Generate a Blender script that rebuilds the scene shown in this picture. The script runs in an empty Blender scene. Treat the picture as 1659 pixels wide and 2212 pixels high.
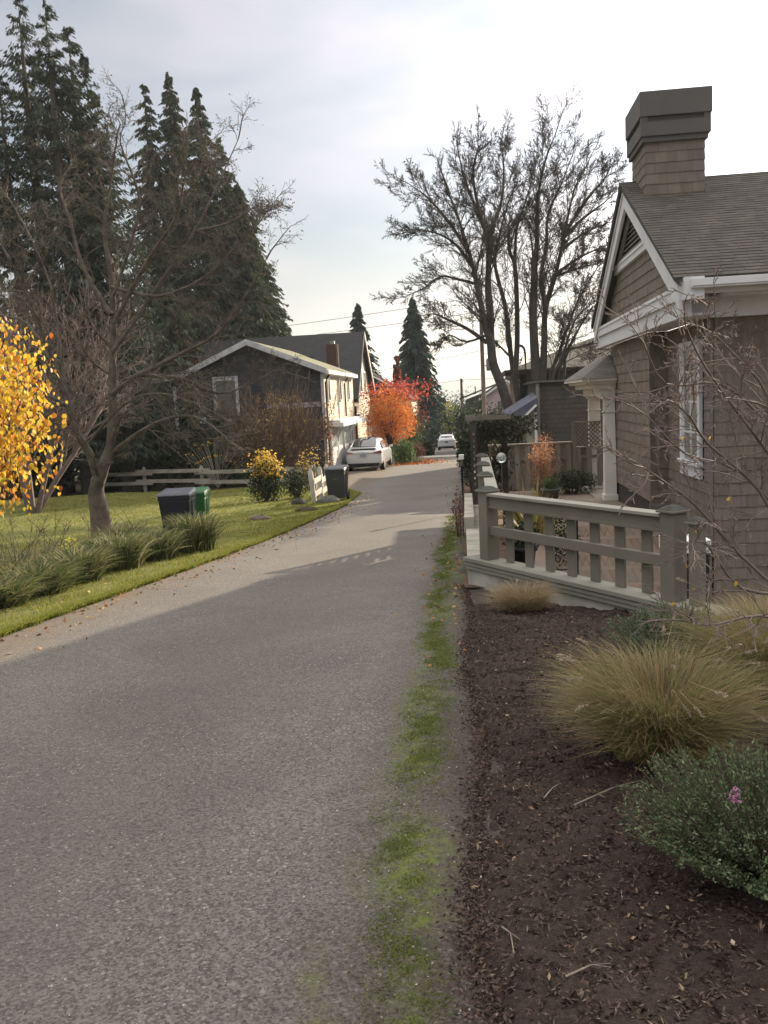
import bpy, math, random
import numpy as np
from mathutils import Vector, Matrix
R=math.radians
rng=np.random.default_rng(7); random.seed(7)
S=bpy.context.scene; COL=S.collection
# ---------------------------------------------------------------- camera
EYE=np.array([0,0,1.6]); CX,CY,FP=829.5,1106.0,1853.0     # photo measured on a 1659 x 2212 grid
YAW,PIT,ROL=R(6.17),R(7.45),R(2.9)
_R0=np.array([math.cos(YAW),math.sin(YAW),0]); _F=np.array([-math.sin(YAW)*math.cos(PIT),math.cos(YAW)*math.cos(PIT),-math.sin(PIT)])
_U0=np.cross(_R0,_F); _r=math.cos(ROL)*_R0-math.sin(ROL)*_U0; _u=math.sin(ROL)*_R0+math.cos(ROL)*_U0
cd=bpy.data.cameras.new('camera'); cam=bpy.data.objects.new('camera',cd); COL.objects.link(cam); S.camera=cam
cd.sensor_fit='VERTICAL'; cd.sensor_height=36; cd.lens=36*FP/2212; cd.clip_start=0.05; cd.clip_end=9000
cam.matrix_world=Matrix(((_r[0],_u[0],-_F[0],0),(_r[1],_u[1],-_F[1],0),(_r[2],_u[2],-_F[2],1.6),(0,0,0,1)))
def ray(px,py): return _F+(px-CX)/FP*_r-(py-CY)/FP*_u
def at_y(px,py,y): d=ray(px,py); return EYE+d*(y/d[1])
def at_x(px,py,x): d=ray(px,py); return EYE+d*(x/d[0])
def at_z(px,py,z): d=ray(px,py); return EYE+d*((z-1.6)/d[2])
# ---------------------------------------------------------------- light
SAZ,SEL=R(26),R(16.5)          # sun azimuth right of the road direction, elevation
w=bpy.data.worlds.new("World"); S.world=w; w.use_nodes=True
S.view_settings.view_transform='Standard'; S.view_settings.look='None'; S.view_settings.exposure=1.06; S.view_settings.gamma=1
sun=bpy.data.lights.new('sun','SUN'); sun.energy=5.0; sun.angle=R(0.6); sun.color=(1,.84,.62)
so=bpy.data.objects.new('sun',sun); COL.objects.link(so)
sd=Vector((math.sin(SAZ)*math.cos(SEL),math.cos(SAZ)*math.cos(SEL),math.sin(SEL)))
so.rotation_euler=sd.to_track_quat('Z','Y').to_euler()
def world():
    nt=w.node_tree; nt.nodes.clear(); N=nt.nodes.new; L=nt.links.new
    def M(op,a,b=None,clamp=False):
        n=N('ShaderNodeMath'); n.operation=op; n.use_clamp=clamp
        for i,v in enumerate((a,b)):
            if v is None: continue
            if isinstance(v,(int,float)): n.inputs[i].default_value=v
            else: L(v,n.inputs[i])
        return n.outputs[0]
    def MIX(f,a,b,bt='MIX'):
        n=N('ShaderNodeMix'); n.data_type='RGBA'; n.blend_type=bt
        for s,v in ((n.inputs[0],f),(n.inputs[6],a),(n.inputs[7],b)):
            if isinstance(v,(int,float)): s.default_value=v
            elif isinstance(v,tuple): s.default_value=(*v,1)
            else: L(v,s)
        return n.outputs[2]
    out=N('ShaderNodeOutputWorld'); bg=N('ShaderNodeBackground'); L(bg.outputs[0],out.inputs[0])
    sky=N('ShaderNodeTexSky'); sky.sky_type='NISHITA'; sky.sun_disc=False; sky.sun_elevation=SEL; sky.sun_rotation=SAZ; sky.dust_density=2.5
    tc=N('ShaderNodeTexCoord'); sp=N('ShaderNodeSeparateXYZ'); L(tc.outputs['Generated'],sp.inputs[0])
    mp=N('ShaderNodeMapping'); mp.inputs['Scale'].default_value=(1.3,1.3,4.2); mp.inputs['Rotation'].default_value=(0.25,0.12,0.4); L(tc.outputs['Generated'],mp.inputs[0])
    nz=N('ShaderNodeTexNoise'); nz.inputs['Scale'].default_value=1.9; nz.inputs['Detail'].default_value=5; nz.inputs['Roughness'].default_value=.5; nz.inputs['Distortion'].default_value=.3; L(mp.outputs[0],nz.inputs[0])
    dp=N('ShaderNodeVectorMath'); dp.operation='DOT_PRODUCT'; L(tc.outputs['Generated'],dp.inputs[0]); dp.inputs[1].default_value=sd
    glow=M('POWER',M('MAXIMUM',dp.outputs['Value'],0.0),7.0)
    gl2=M('POWER',M('MAXIMUM',dp.outputs['Value'],0.0),60.0)
    z=sp.outputs[2]
    cf=M('MULTIPLY',M('SUBTRACT',nz.outputs[0],.38),3.6,True)
    warm=M('SUBTRACT',1.0,M('MULTIPLY',M('MAXIMUM',z,0.0),3.6),True)      # pale warm band near the horizon
    cloud=MIX(cf,(.56,.70,.84),(1.0,.96,1.07))
    cloud=MIX(M('POWER',warm,1.8),cloud,(1.10,1.0,.78))
    cloud=MIX(M('MULTIPLY',M('SUBTRACT',z,.42),4.0,True),cloud,(1.05,1.0,.94))
    hi=M('MULTIPLY',M('MAXIMUM',M('SUBTRACT',z,.40),0.0),1.75)               # thin overcast overhead, brightness added out of frame to light the ground
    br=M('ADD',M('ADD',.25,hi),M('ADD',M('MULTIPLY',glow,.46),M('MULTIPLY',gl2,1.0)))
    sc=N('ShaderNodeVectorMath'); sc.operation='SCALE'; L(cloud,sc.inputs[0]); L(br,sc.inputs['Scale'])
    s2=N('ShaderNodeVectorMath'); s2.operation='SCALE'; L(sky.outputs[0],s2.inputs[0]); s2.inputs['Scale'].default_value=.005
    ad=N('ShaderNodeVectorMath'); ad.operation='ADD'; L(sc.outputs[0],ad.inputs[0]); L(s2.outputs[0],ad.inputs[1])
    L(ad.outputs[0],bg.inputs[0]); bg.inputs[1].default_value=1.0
world()
# ---------------------------------------------------------------- materials
class NT:
    def __init__(s,name):
        s.m=bpy.data.materials.new(name); s.m.use_nodes=True; s.t=s.m.node_tree; s.b=s.t.nodes['Principled BSDF']; s.out=s.t.nodes['Material Output']
        s.tc=s.N('ShaderNodeTexCoord').outputs['Object']
    def N(s,t): return s.t.nodes.new(t)
    def L(s,a,b): s.t.links.new(a,b)
    def put(s,sock,v):
        if isinstance(v,(int,float)): sock.default_value=v
        elif isinstance(v,tuple): sock.default_value=(*v,1) if len(v)==3 and sock.type=='RGBA' else v
        else: s.L(v,sock)
    def math(s,op,a,b=None,clamp=False):
        n=s.N('ShaderNodeMath'); n.operation=op; n.use_clamp=clamp; s.put(n.inputs[0],a)
        if b is not None: s.put(n.inputs[1],b)
        return n.outputs[0]
    def mix(s,f,a,b,bt='MIX'):
        n=s.N('ShaderNodeMix'); n.data_type='RGBA'; n.blend_type=bt; s.put(n.inputs[0],f); s.put(n.inputs[6],a); s.put(n.inputs[7],b); return n.outputs[2]
    def noise(s,sc,det=3,rough=.5,vec=None,scale=None,dist=0):
        v=vec or s.tc
        if scale: v=s.map(scale,v)
        n=s.N('ShaderNodeTexNoise'); s.L(v,n.inputs[0]); n.inputs['Scale'].default_value=sc; n.inputs['Detail'].default_value=det; n.inputs['Roughness'].default_value=rough; n.inputs['Distortion'].default_value=dist
        return n.outputs[0]
    def map(s,scale=(1,1,1),v=None,rot=(0,0,0)):
        n=s.N('ShaderNodeMapping'); s.L(v or s.tc,n.inputs[0]); n.inputs['Scale'].default_value=scale; n.inputs['Rotation'].default_value=rot; return n.outputs[0]
    def vor(s,sc,feat='F1',vec=None,out=0):
        n=s.N('ShaderNodeTexVoronoi'); s.L(vec or s.tc,n.inputs[0]); n.inputs['Scale'].default_value=sc; n.feature=feat; return n.outputs[out]
    def ramp(s,f,lo,hi):
        n=s.N('ShaderNodeMapRange'); s.put(n.inputs[0],f); n.inputs[1].default_value=lo; n.inputs[2].default_value=hi; n.clamp=True; return n.outputs[0]
    def island(s): return s.N('ShaderNodeNewGeometry').outputs['Random Per Island']
    def xyz(s):
        n=s.N('ShaderNodeSeparateXYZ'); s.L(s.tc,n.inputs[0]); return n.outputs
    def color(s,c): s.put(s.b.inputs['Base Color'],c); return s
    def rough(s,r): s.put(s.b.inputs['Roughness'],r); return s
    def bump(s,h,dist=.01,st=1.0):
        n=s.N('ShaderNodeBump'); s.L(h,n.inputs['Height']); n.inputs['Distance'].default_value=dist; n.inputs['Strength'].default_value=st; s.L(n.outputs[0],s.b.inputs['Normal']); return s
MC={}
def pm(name,c1,c2=None,sc=4,rough=.8,bump=.004,bsc=60,isl=0,metal=0,trans=0,scale=None,spec=.3):
    if name in MC: return MC[name]
    t=NT(name); c2=c2 or tuple(x*.75 for x in c1)
    c=t.mix(t.ramp(t.noise(sc,4,.55,scale=scale),.35,.65),c1,c2)
    if isl:
        v=t.math('ADD',t.math('MULTIPLY',t.island(),isl),1-isl/2)
        n=t.N('ShaderNodeVectorMath'); n.operation='SCALE'; t.L(c,n.inputs[0]); t.L(v,n.inputs['Scale']); c=n.outputs[0]
    t.color(c).rough(rough); t.b.inputs['Metallic'].default_value=metal; t.b.inputs['Specular IOR Level'].default_value=spec
    if bump: t.bump(t.noise(bsc,4,.6,scale=scale),bump)
    if trans:
        tr=t.N('ShaderNodeBsdfTranslucent'); t.L(c,tr.inputs[0]); mx=t.N('ShaderNodeMixShader'); mx.inputs[0].default_value=trans
        t.L(t.b.outputs[0],mx.inputs[1]); t.L(tr.outputs[0],mx.inputs[2]); t.L(mx.outputs[0],t.out.inputs[0])
    MC[name]=t.m; return t.m
def leafmat(name,cols,trans=.4,rough=.6):
    """leaf colours picked per leaf"""
    if name in MC: return MC[name]
    t=NT(name); r=t.N('ShaderNodeValToRGB'); t.L(t.island(),r.inputs[0]); e=r.color_ramp.elements
    while len(e)<len(cols): e.new(.5)
    for i,c in enumerate(cols): e[i].position=i/(len(cols)-1); e[i].color=(*c,1)
    c=r.outputs[0]; t.color(c).rough(rough); t.b.inputs['Specular IOR Level'].default_value=.25
    tr=t.N('ShaderNodeBsdfTranslucent'); t.L(c,tr.inputs[0]); mx=t.N('ShaderNodeMixShader'); mx.inputs[0].default_value=trans
    t.L(t.b.outputs[0],mx.inputs[1]); t.L(tr.outputs[0],mx.inputs[2]); t.L(mx.outputs[0],t.out.inputs[0])
    MC[name]=t.m; return t.m
def glass(name,c=(.05,.06,.07),rough=.06):
    if name in MC: return MC[name]
    t=NT(name); t.color(t.mix(t.noise(1.5),c,tuple(x*1.6 for x in c))).rough(rough); t.b.inputs['Specular IOR Level'].default_value=.9
    MC[name]=t.m; return t.m
def siding(name,c,expo,amp=.02,dark=.55,var=.12,stain=None):
    """horizontal lap boards: a saw-tooth in z"""
    t=NT(name); z=t.xyz()[2]; fr=t.math('FRACT',t.math('DIVIDE',z,expo))
    line=t.ramp(fr,.90,.97); n=t.noise(3,4)
    col=t.mix(t.ramp(n,.3,.7),tuple(x*(1-var) for x in c),tuple(x*(1+var) for x in c))
    if stain: col=t.mix(t.ramp(t.noise(1.3,5,.6),.5,.72),col,stain)
    col=t.mix(line,col,tuple(x*dark for x in c)); t.color(col).rough(.75)
    t.bump(t.math('SUBTRACT',1.0,fr),amp); return t.m
def shingle_tex(name,c,expo=.2,wd=.3,plane='xz',amp=.015,var=.35,moss=None):
    t=NT(name); x=t.xyz(); cb=t.N('ShaderNodeCombineXYZ')
    if plane=='xz': t.L(t.math('ADD',x[0],x[1]),cb.inputs[0]); t.L(x[2],cb.inputs[1])
    else: t.L(x[0],cb.inputs[0]); t.L(x[1],cb.inputs[1])
    b=t.N('ShaderNodeTexBrick'); t.L(cb.outputs[0],b.inputs[0]); b.inputs['Scale'].default_value=1; b.inputs['Brick Width'].default_value=wd; b.inputs['Row Height'].default_value=expo
    b.inputs['Mortar Size'].default_value=expo*.05; b.inputs['Mortar Smooth'].default_value=.3; b.inputs['Bias'].default_value=0
    b.inputs['Color1'].default_value=(*[v*(1-var) for v in c],1); b.inputs['Color2'].default_value=(*[v*(1+var) for v in c],1); b.inputs['Mortar'].default_value=(*[v*.4 for v in c],1)
    col=t.mix(t.ramp(t.noise(2.2,5),.3,.75),b.outputs[0],tuple(v*1.3 for v in c))
    if moss: col=t.mix(t.ramp(t.noise(1.1,5,.65),.42,.6),col,moss)
    t.color(col).rough(.85)
    fr=t.math('FRACT',t.math('DIVIDE',x[2] if plane=='xz' else x[1],expo)); h=t.math('SUBTRACT',t.math('MULTIPLY',t.math('SUBTRACT',1.0,fr),.6),b.outputs['Fac'])
    t.bump(h,amp); return t.m
# ---------------------------------------------------------------- mesh helpers
def mesh_obj(name,V,F,mat,parent=None,smooth=False,local=False):
    V=np.asarray(V,float)
    if parent is not None and not local:
        q=parent
        while q is not None: V=V-np.array(q.location); q=q.parent
    me=bpy.data.meshes.new(name)
    if isinstance(F,np.ndarray):
        k=F.shape[1]; me.vertices.add(len(V)); me.vertices.foreach_set('co',V.astype(np.float32).ravel())
        me.loops.add(F.size); me.loops.foreach_set('vertex_index',F.astype(np.int32).ravel())
        me.polygons.add(len(F)); me.polygons.foreach_set('loop_start',np.arange(0,F.size,k,dtype=np.int32)); 
        me.update(calc_edges=True)
    else: me.from_pydata([tuple(v) for v in V],[],F); me.update()
    if smooth: me.polygons.foreach_set('use_smooth',np.ones(len(me.polygons),bool))
    me.materials.append(mat); o=bpy.data.objects.new(name,me); COL.objects.link(o)
    if parent is not None: o.parent=parent
    return o
class MB:
    def __init__(s): s.v=[]; s.f=[]
    def add(s,V,F):
        n=len(s.v); s.v+= [tuple(x) for x in V]; s.f+=[tuple(i+n for i in f) for f in F]; return s
    def box(s,a,b):
        x0,y0,z0=a; x1,y1,z1=b
        return s.add([(x0,y0,z0),(x1,y0,z0),(x1,y1,z0),(x0,y1,z0),(x0,y0,z1),(x1,y0,z1),(x1,y1,z1),(x0,y1,z1)],
            [(0,3,2,1),(4,5,6,7),(0,1,5,4),(1,2,6,5),(2,3,7,6),(3,0,4,7)])
    def hexa(s,b4,t4): return s.add(list(b4)+list(t4),[(0,3,2,1),(4,5,6,7),(0,1,5,4),(1,2,6,5),(2,3,7,6),(3,0,4,7)])
    def bar(s,p,q,wd,ht,up=(0,0,1)):
        """rectangular bar from p to q, wd across, ht along 'up'"""
        p=np.array(p,float); q=np.array(q,float); d=q-p; d/=np.linalg.norm(d); up=np.array(up,float); sx=np.cross(d,up); sx/=np.linalg.norm(sx); uz=np.cross(sx,d)
        c=[sx*wd/2*i+uz*ht/2*j for i,j in ((-1,-1),(1,-1),(1,1),(-1,1))]
        return s.add([p+k for k in c]+[q+k for k in c],[(0,1,2,3),(7,6,5,4),(0,4,5,1),(1,5,6,2),(2,6,7,3),(3,7,4,0)])
    def prism(s,poly,vec):
        """polygon (3D points) pushed along vec"""
        n=len(poly); P=[np.array(p,float) for p in poly]; Q=[p+np.array(vec,float) for p in P]
        return s.add(P+Q,[tuple(range(n-1,-1,-1)),tuple(range(n,2*n))]+[(i,(i+1)%n,n+(i+1)%n,n+i) for i in range(n)])
    def tube(s,path,rad,k=8,cap=True):
        P=[np.array(p,float) for p in path]; n=len(P); rad=rad if hasattr(rad,'__len__') else [rad]*n; base=len(s.v); V=[];F=[]
        for i,p in enumerate(P):
            t=P[min(i+1,n-1)]-P[max(i-1,0)]; t/=np.linalg.norm(t)+1e-9; a=np.cross(t,(0,0,1) if abs(t[2])<.9 else (1,0,0)); a/=np.linalg.norm(a); b=np.cross(t,a)
            for j in range(k): th=2*math.pi*j/k; V.append(p+rad[i]*(math.cos(th)*a+math.sin(th)*b))
        for i in range(n-1):
            for j in range(k): F.append((i*k+j,i*k+(j+1)%k,(i+1)*k+(j+1)%k,(i+1)*k+j))
        if cap: F.append(tuple(range(k))); F.append(tuple(range((n-1)*k+k-1,(n-1)*k-1,-1)))
        return s.add(V,F)
    def lathe(s,c,prof,k=16):
        V=[];F=[];n=len(prof)
        for r,z in prof:
            for j in range(k): th=2*math.pi*j/k; V.append((c[0]+r*math.cos(th),c[1]+r*math.sin(th),c[2]+z))
        for i in range(n-1):
            for j in range(k): F.append((i*k+j,i*k+(j+1)%k,(i+1)*k+(j+1)%k,(i+1)*k+j))
        F.append(tuple(range(k-1,-1,-1))); F.append(tuple(range((n-1)*k,n*k))); return s.add(V,F)
    def build(s,name,mat,parent=None,smooth=False,bevel=0,local=False):
        o=mesh_obj(name,s.v,s.f,mat,parent,smooth,local)
        if bevel: b=o.modifiers.new('bevel','BEVEL'); b.width=bevel; b.segments=2; b.limit_method='ANGLE'
        return o
def tag(o,label=None,cat=None,group=None,kind=None):
    if label: o['label']=label
    if cat: o['category']=cat
    if group: o['group']=group
    if kind: o['kind']=kind
    return o
def thing(name,label,cat,loc=(0,0,0),group=None):
    o=bpy.data.objects.new(name,None); COL.objects.link(o); o.location=tuple(float(v) for v in loc); o.empty_display_size=.2; return tag(o,label,cat,group)
def dup(root,loc,rz=None,label=None,group=None):
    def cp(o,par):
        c=o.copy(); COL.objects.link(c); c.parent=par
        for ch in list(o.children): cp(ch,c)
        return c
    r=cp(root,None); r.location=tuple(float(v) for v in loc)
    if rz is not None: r.rotation_euler=(0,0,rz)
    if label: r['label']=label
    if group: r['group']=group
    return r
class Tubes:
    """many thin tapering tubes, built in one go"""
    def __init__(s): s.d={}
    def add(s,P,rad,k=4): s.d.setdefault((len(P),k),[]).append((np.asarray(P,float),np.asarray(rad,float)))
    def arrays(s):
        VV=[];FF=[];off=0
        for (n,k),L in s.d.items():
            P=np.stack([a for a,_ in L]); Q=np.stack([b for _,b in L]); T=np.empty_like(P); T[:,1:-1]=P[:,2:]-P[:,:-2]; T[:,0]=P[:,1]-P[:,0]; T[:,-1]=P[:,-1]-P[:,-2]
            T/=np.linalg.norm(T,axis=2,keepdims=True)+1e-9
            A=np.cross(T,np.array([.31,.17,.93])); A/=np.linalg.norm(A,axis=2,keepdims=True)+1e-9; B=np.cross(T,A); th=np.arange(k)*2*np.pi/k
            V=P[:,:,None,:]+Q[:,:,None,None]*(A[:,:,None,:]*np.cos(th)[:,None]+B[:,:,None,:]*np.sin(th)[:,None])
            m=len(L); base=(np.arange(m)*n*k)[:,None,None]; i=(np.arange(n-1)*k)[None,:,None]; j=np.arange(k)[None,None,:]; j2=(j+1)%k
            F=np.stack([base+i+j,base+i+j2,base+i+k+j2,base+i+k+j],-1).reshape(-1,4)+off
            VV.append(V.reshape(-1,3)); FF.append(F); off+=m*n*k
        return np.concatenate(VV),np.concatenate(FF)
    def build(s,name,mat,parent=None,smooth=True): V,F=s.arrays(); return mesh_obj(name,V,F,mat,parent,smooth)
def unit(v): return v/(np.linalg.norm(v,axis=-1,keepdims=True)+1e-9)
def leaf_arrays(C,size,axis=None,aspect=.55,flat=0.0,fold=0.0):
    """one diamond leaf at every centre; axis = long direction"""
    n=len(C); C=np.asarray(C,float); size=np.broadcast_to(size,(n,))[:,None]
    if axis is None: axis=rng.normal(size=(n,3))
    a=unit(np.asarray(axis,float)); b=rng.normal(size=(n,3)); b[:,2]*=(1-flat); b=unit(np.cross(a,unit(np.cross(a,b)))) ; nn=np.cross(a,b)
    V=np.stack([C-a*size*.5,C+b*size*aspect*.5+nn*size*fold,C+a*size*.5,C-b*size*aspect*.5+nn*size*fold],1).reshape(-1,3)
    return V,np.arange(4*n).reshape(-1,4)
def leaves(name,C,size,mat,parent=None,**k):
    V,F=leaf_arrays(C,size,**k); return mesh_obj(name,V,F,mat,parent)
def blades(base,dirv,H,reach,wd,seg=4,droop=1.0):
    """grass blades: base (n,3), dirv (n,2) outward, H height, reach sideways, wd width"""
    n=len(base); t=np.linspace(0,1,seg+1)[None,:,None]; H=np.broadcast_to(H,(n,))[:,None,None]; reach=np.broadcast_to(reach,(n,))[:,None,None]; wd=np.broadcast_to(wd,(n,))[:,None,None]
    d3=np.concatenate([unit(dirv),np.zeros((n,1))],1)[:,None,:]; up=np.array([0,0,1.0])
    P=base[:,None,:]+d3*reach*t**1.6+up*H*(1.35*t-.35*droop*t**2.6*1.0)
    side=rng.normal(size=(n,1,3)); side[:,:,2]*=.2; side=unit(side)*wd*(1-t**2*.9)/2
    V=np.stack([P-side,P+side],2).reshape(-1,3); i=(np.arange(n)*(seg+1)*2)[:,None]; j=(np.arange(seg)*2)[None,:]
    F=np.stack([i+j,i+j+1,i+j+3,i+j+2],-1).reshape(-1,4); return V,F
def cat_mesh(parts):
    V=[];F=[];o=0
    for v,f in parts: V.append(v); F.append(f+o); o+=len(v)
    return np.concatenate(V),np.concatenate(F)
# ---------------------------------------------------------------- terrain
_py=[-60,-6,0,5,10,15,20,27,35,45,60,75,100,150,300,800,1500,6000]; _pd=[-1.5,1.25,1.6,1.93,2.25,2.55,2.8,3.1,3.33,3.62,4.2,4.85,6.0,8,13,22,26,26]
def g(y):
    y=np.asarray(y,float); return 1.6-sum(np.interp(y+k,_py,_pd) for k in (-2.2,-1.1,0,1.1,2.2))/5
def sn(x,y,s=1.0,ph=0.0): return np.sin(x*1.7*s+1.3*np.sin(y*1.1*s+ph)+ph)*np.sin(y*1.9*s+1.7*np.sin(x*.8*s)+ph*2)
def gl(x,y):
    """ground height anywhere"""
    x=np.asarray(x,float); y=np.asarray(y,float); h=g(y)
    k=np.clip((-x-4.5)/3,0,1); h=h+k*(.05*sn(x,y,.35)+.02*sn(x,y,1.1,2)); return h
def sheet(name,xs0,xs1,ys,nx,zoff,mat,zf=gl,kind='structure',rough=None,pw=1.0):
    """sheet between x=xs0(y) and x=xs1(y)"""
    ys=np.asarray(ys,float); t=np.linspace(0,1,nx+1)**pw; X=xs0(ys)[:,None]*(1-t)+xs1(ys)[:,None]*t; Y=np.repeat(ys[:,None],nx+1,1); Z=zf(X,Y)+zoff
    if rough is not None: Z=Z+rough(X,Y,t[None,:])
    V=np.stack([X,Y,Z],-1).reshape(-1,3); i=np.arange(len(ys)-1)[:,None]*(nx+1); j=np.arange(nx)[None,:]
    F=np.stack([i+j,i+j+1,i+nx+2+j,i+nx+1+j],-1).reshape(-1,4); o=mesh_obj(name,V,F,mat,None,True); tag(o,kind=kind); return o
_ly=[-6,8.3,12,15.8,20,24,29,31,32.4,50,52,70,200]; _lx=[-5.1,-4.6,-4.35,-4.1,-3.9,-3.75,-3.95,-4.7,-6.9,-6.9,-4.4,-4.2,-4.2]
def XL(y): return np.interp(y,_ly,_lx)
def XR(y): return np.interp(y,[-6,10,20,60],[.05,.0,-.1,-.5])
def XR(y):
    y=np.asarray(y,float); return np.interp(y,[-6,0,9,16,33,60,90],[.1,.02,-.12,-.24,-.35,-.7,-1.0])+.03*np.sin(y*1.7)+.012*np.sin(y*5.9+1)+.006*np.sin(y*14)
# ---------------------------------------------------------------- ground materials
def asphalt():
    t=NT('asphalt'); x=t.xyz()
    v=t.vor(115); col=t.N('ShaderNodeTexVoronoi'); t.L(t.tc,col.inputs[0]); col.inputs['Scale'].default_value=115
    sp=t.N('ShaderNodeSeparateColor'); t.L(col.outputs['Color'],sp.inputs[0])
    big=t.N('ShaderNodeTexVoronoi'); t.L(t.map(rot=(.3,.2,.9)),big.inputs[0]); big.inputs['Scale'].default_value=52; sb=t.N('ShaderNodeSeparateColor'); t.L(big.outputs['Color'],sb.inputs[0])
    base=t.mix(t.ramp(t.noise(.55,6,.68,dist=.6),.38,.62),(.078,.068,.064),(.145,.131,.118))
    base=t.mix(t.ramp(t.noise(7,4,.6),.35,.7),base,t.mix(.5,base,(.12,.092,.084)))
    base=t.mix(t.ramp(sp.outputs[0],.0,1.0),t.mix(.65,base,(.03,.028,.026)),t.mix(.4,base,(.27,.255,.235)))
    light=t.math('MULTIPLY',t.ramp(sp.outputs[1],.90,.93),t.ramp(v,.42,.3)); base=t.mix(t.math('MULTIPLY',light,.5),base,(.36,.34,.31))
    l2=t.math('MULTIPLY',t.ramp(sb.outputs[1],.84,.90),t.ramp(big.outputs[0],.50,.36)); l2=t.math('MULTIPLY',l2,t.ramp(t.noise(.8,3),.35,.6)); base=t.mix(t.math('MULTIPLY',l2,.62),base,t.mix(sb.outputs[2],(.24,.215,.19),(.40,.38,.35))); base=t.mix(t.math('MULTIPLY',t.ramp(sb.outputs[0],.80,.86),t.math('MULTIPLY',t.ramp(big.outputs[0],.5,.4),.5)),base,(.035,.03,.028))
    wt=t.math('MULTIPLY',t.ramp(t.math('ABSOLUTE',t.math('ADD',x[0],2.05)),1.3,.2),.28); base=t.mix(wt,base,(.075,.062,.055)); base=t.mix(t.math('MULTIPLY',t.ramp(t.noise(.35,4,.6,scale=(1,.5,1)),.5,.7),.35),base,(.10,.083,.083))
    # dirt and moss creeping in from the right-hand verge
    n=t.noise(1.6,6,.65); n2=t.noise(14,5,.7); ed=t.math('ADD',x[0],t.math('MULTIPLY',t.math('SUBTRACT',n,.5),.5))
    dirt=t.ramp(ed,-.8,-.1); base=t.mix(t.math('MULTIPLY',t.math('MULTIPLY',dirt,t.ramp(t.noise(45,4,.7),.22,.5)),.92),base,(.040,.029,.024))
    band=t.math('MULTIPLY',t.ramp(ed,-.58,-.42),t.ramp(ed,-.14,-.24)); mo=t.math('MULTIPLY',band,t.ramp(n2,.38,.62)); mo=t.math('MULTIPLY',mo,t.ramp(t.noise(2.7,3,.5,scale=(1,.45,1)),.40,.60))
    base=t.mix(mo,base,t.mix(t.noise(40),(.07,.085,.018),(.13,.155,.03)))
    # rusty leaf stain along the left edge and pale patch seams
    lx=t.math('ADD',x[0],t.math('MULTIPLY',t.math('SUBTRACT',n2,.5),.5)); le=t.ramp(lx,-3.85,-4.35); base=t.mix(t.math('MULTIPLY',le,.34),base,(.13,.085,.04))
    t.color(base).rough(t.math('ADD',.7,t.math('MULTIPLY',n,.25))); t.b.inputs['Specular IOR Level'].default_value=.25
    h=t.math('ADD',t.math('MULTIPLY',t.math('SUBTRACT',1.0,v),.6),t.math('MULTIPLY',t.math('SUBTRACT',1.0,big.outputs[0]),.6)); t.bump(h,.006,.9); return t.m
M_ASP=asphalt()
def soilmat(name,a,b,c,sc=30,bump=.02):
    t=NT(name); n=t.noise(sc,6,.7); v=t.vor(sc*2.2,vec=t.map((1,2.2,1),rot=(0,0,.6)))
    col=t.mix(t.ramp(n,.32,.68),a,b); col=t.mix(t.math('MULTIPLY',t.ramp(v,.12,.02),.7),col,c); col=t.mix(t.math('MULTIPLY',t.ramp(t.noise(1.2,4),.45,.75),.35),col,c)
    t.color(col).rough(.95); t.b.inputs['Specular IOR Level'].default_value=.15; t.bump(t.math('ADD',n,t.math('MULTIPLY',v,.5)),bump); return t.m
M_MUL=soilmat('bark_mulch',(.024,.017,.015),(.066,.046,.040),(.12,.09,.072))
M_SOIL=soilmat('soil',(.05,.04,.025),(.09,.07,.04),(.06,.09,.03),8,.03)
def lawnmat():
    t=NT('lawn_turf'); n=t.noise(.5,5,.6); c=t.mix(t.ramp(n,.35,.65),(.15,.165,.025),(.26,.235,.04)); c=t.mix(t.ramp(t.noise(25,4,.7),.35,.7),c,(.06,.075,.015))
    c=t.mix(t.math('MULTIPLY',t.ramp(t.noise(2.3,5,.7),.56,.7),.6),c,(.14,.09,.035)); t.color(c).rough(.9); t.bump(t.noise(60,4,.7),.03); return t.m
M_LAWN=lawnmat()
M_GRASS=leafmat('grass_blade',[(.10,.135,.018),(.18,.205,.03),(.25,.24,.05),(.14,.17,.025),(.30,.27,.08)],.45)
# ---------------------------------------------------------------- setting
far=np.concatenate([np.arange(-40,60,2.0),np.arange(60,200,10.0),np.arange(200,1000,80.0),np.arange(1000,2600,300)])
def terr():
    o=sheet('ground',lambda y:np.full_like(y,-400.0)*np.clip(1+y/400,1,6),lambda y:np.full_like(y,400.0)*np.clip(1+y/400,1,6),far,160,-.12,M_SOIL,zf=lambda x,y:gl(x,y)-2.0*((x>.3)&(x<16)&(y>7)&(y<27)))
terr()
ys=np.concatenate([np.arange(-5,20,.25),np.arange(20,60.3,.5)])
sheet('road',XL,lambda y:XR(y)+.25,ys,24,.0,M_ASP)
yl=np.concatenate([np.arange(-5,28,.3),np.arange(28,33.4,.2)])
sheet('lawn',lambda y:np.full_like(y,-34.0),lambda y:np.minimum(XL(y),-3.6)-.02,yl,150,.03,M_LAWN,pw=.6,rough=lambda X,Y,t:.02*sn(X,Y,4)*np.ones_like(X)-.03*(t>.998))
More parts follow.
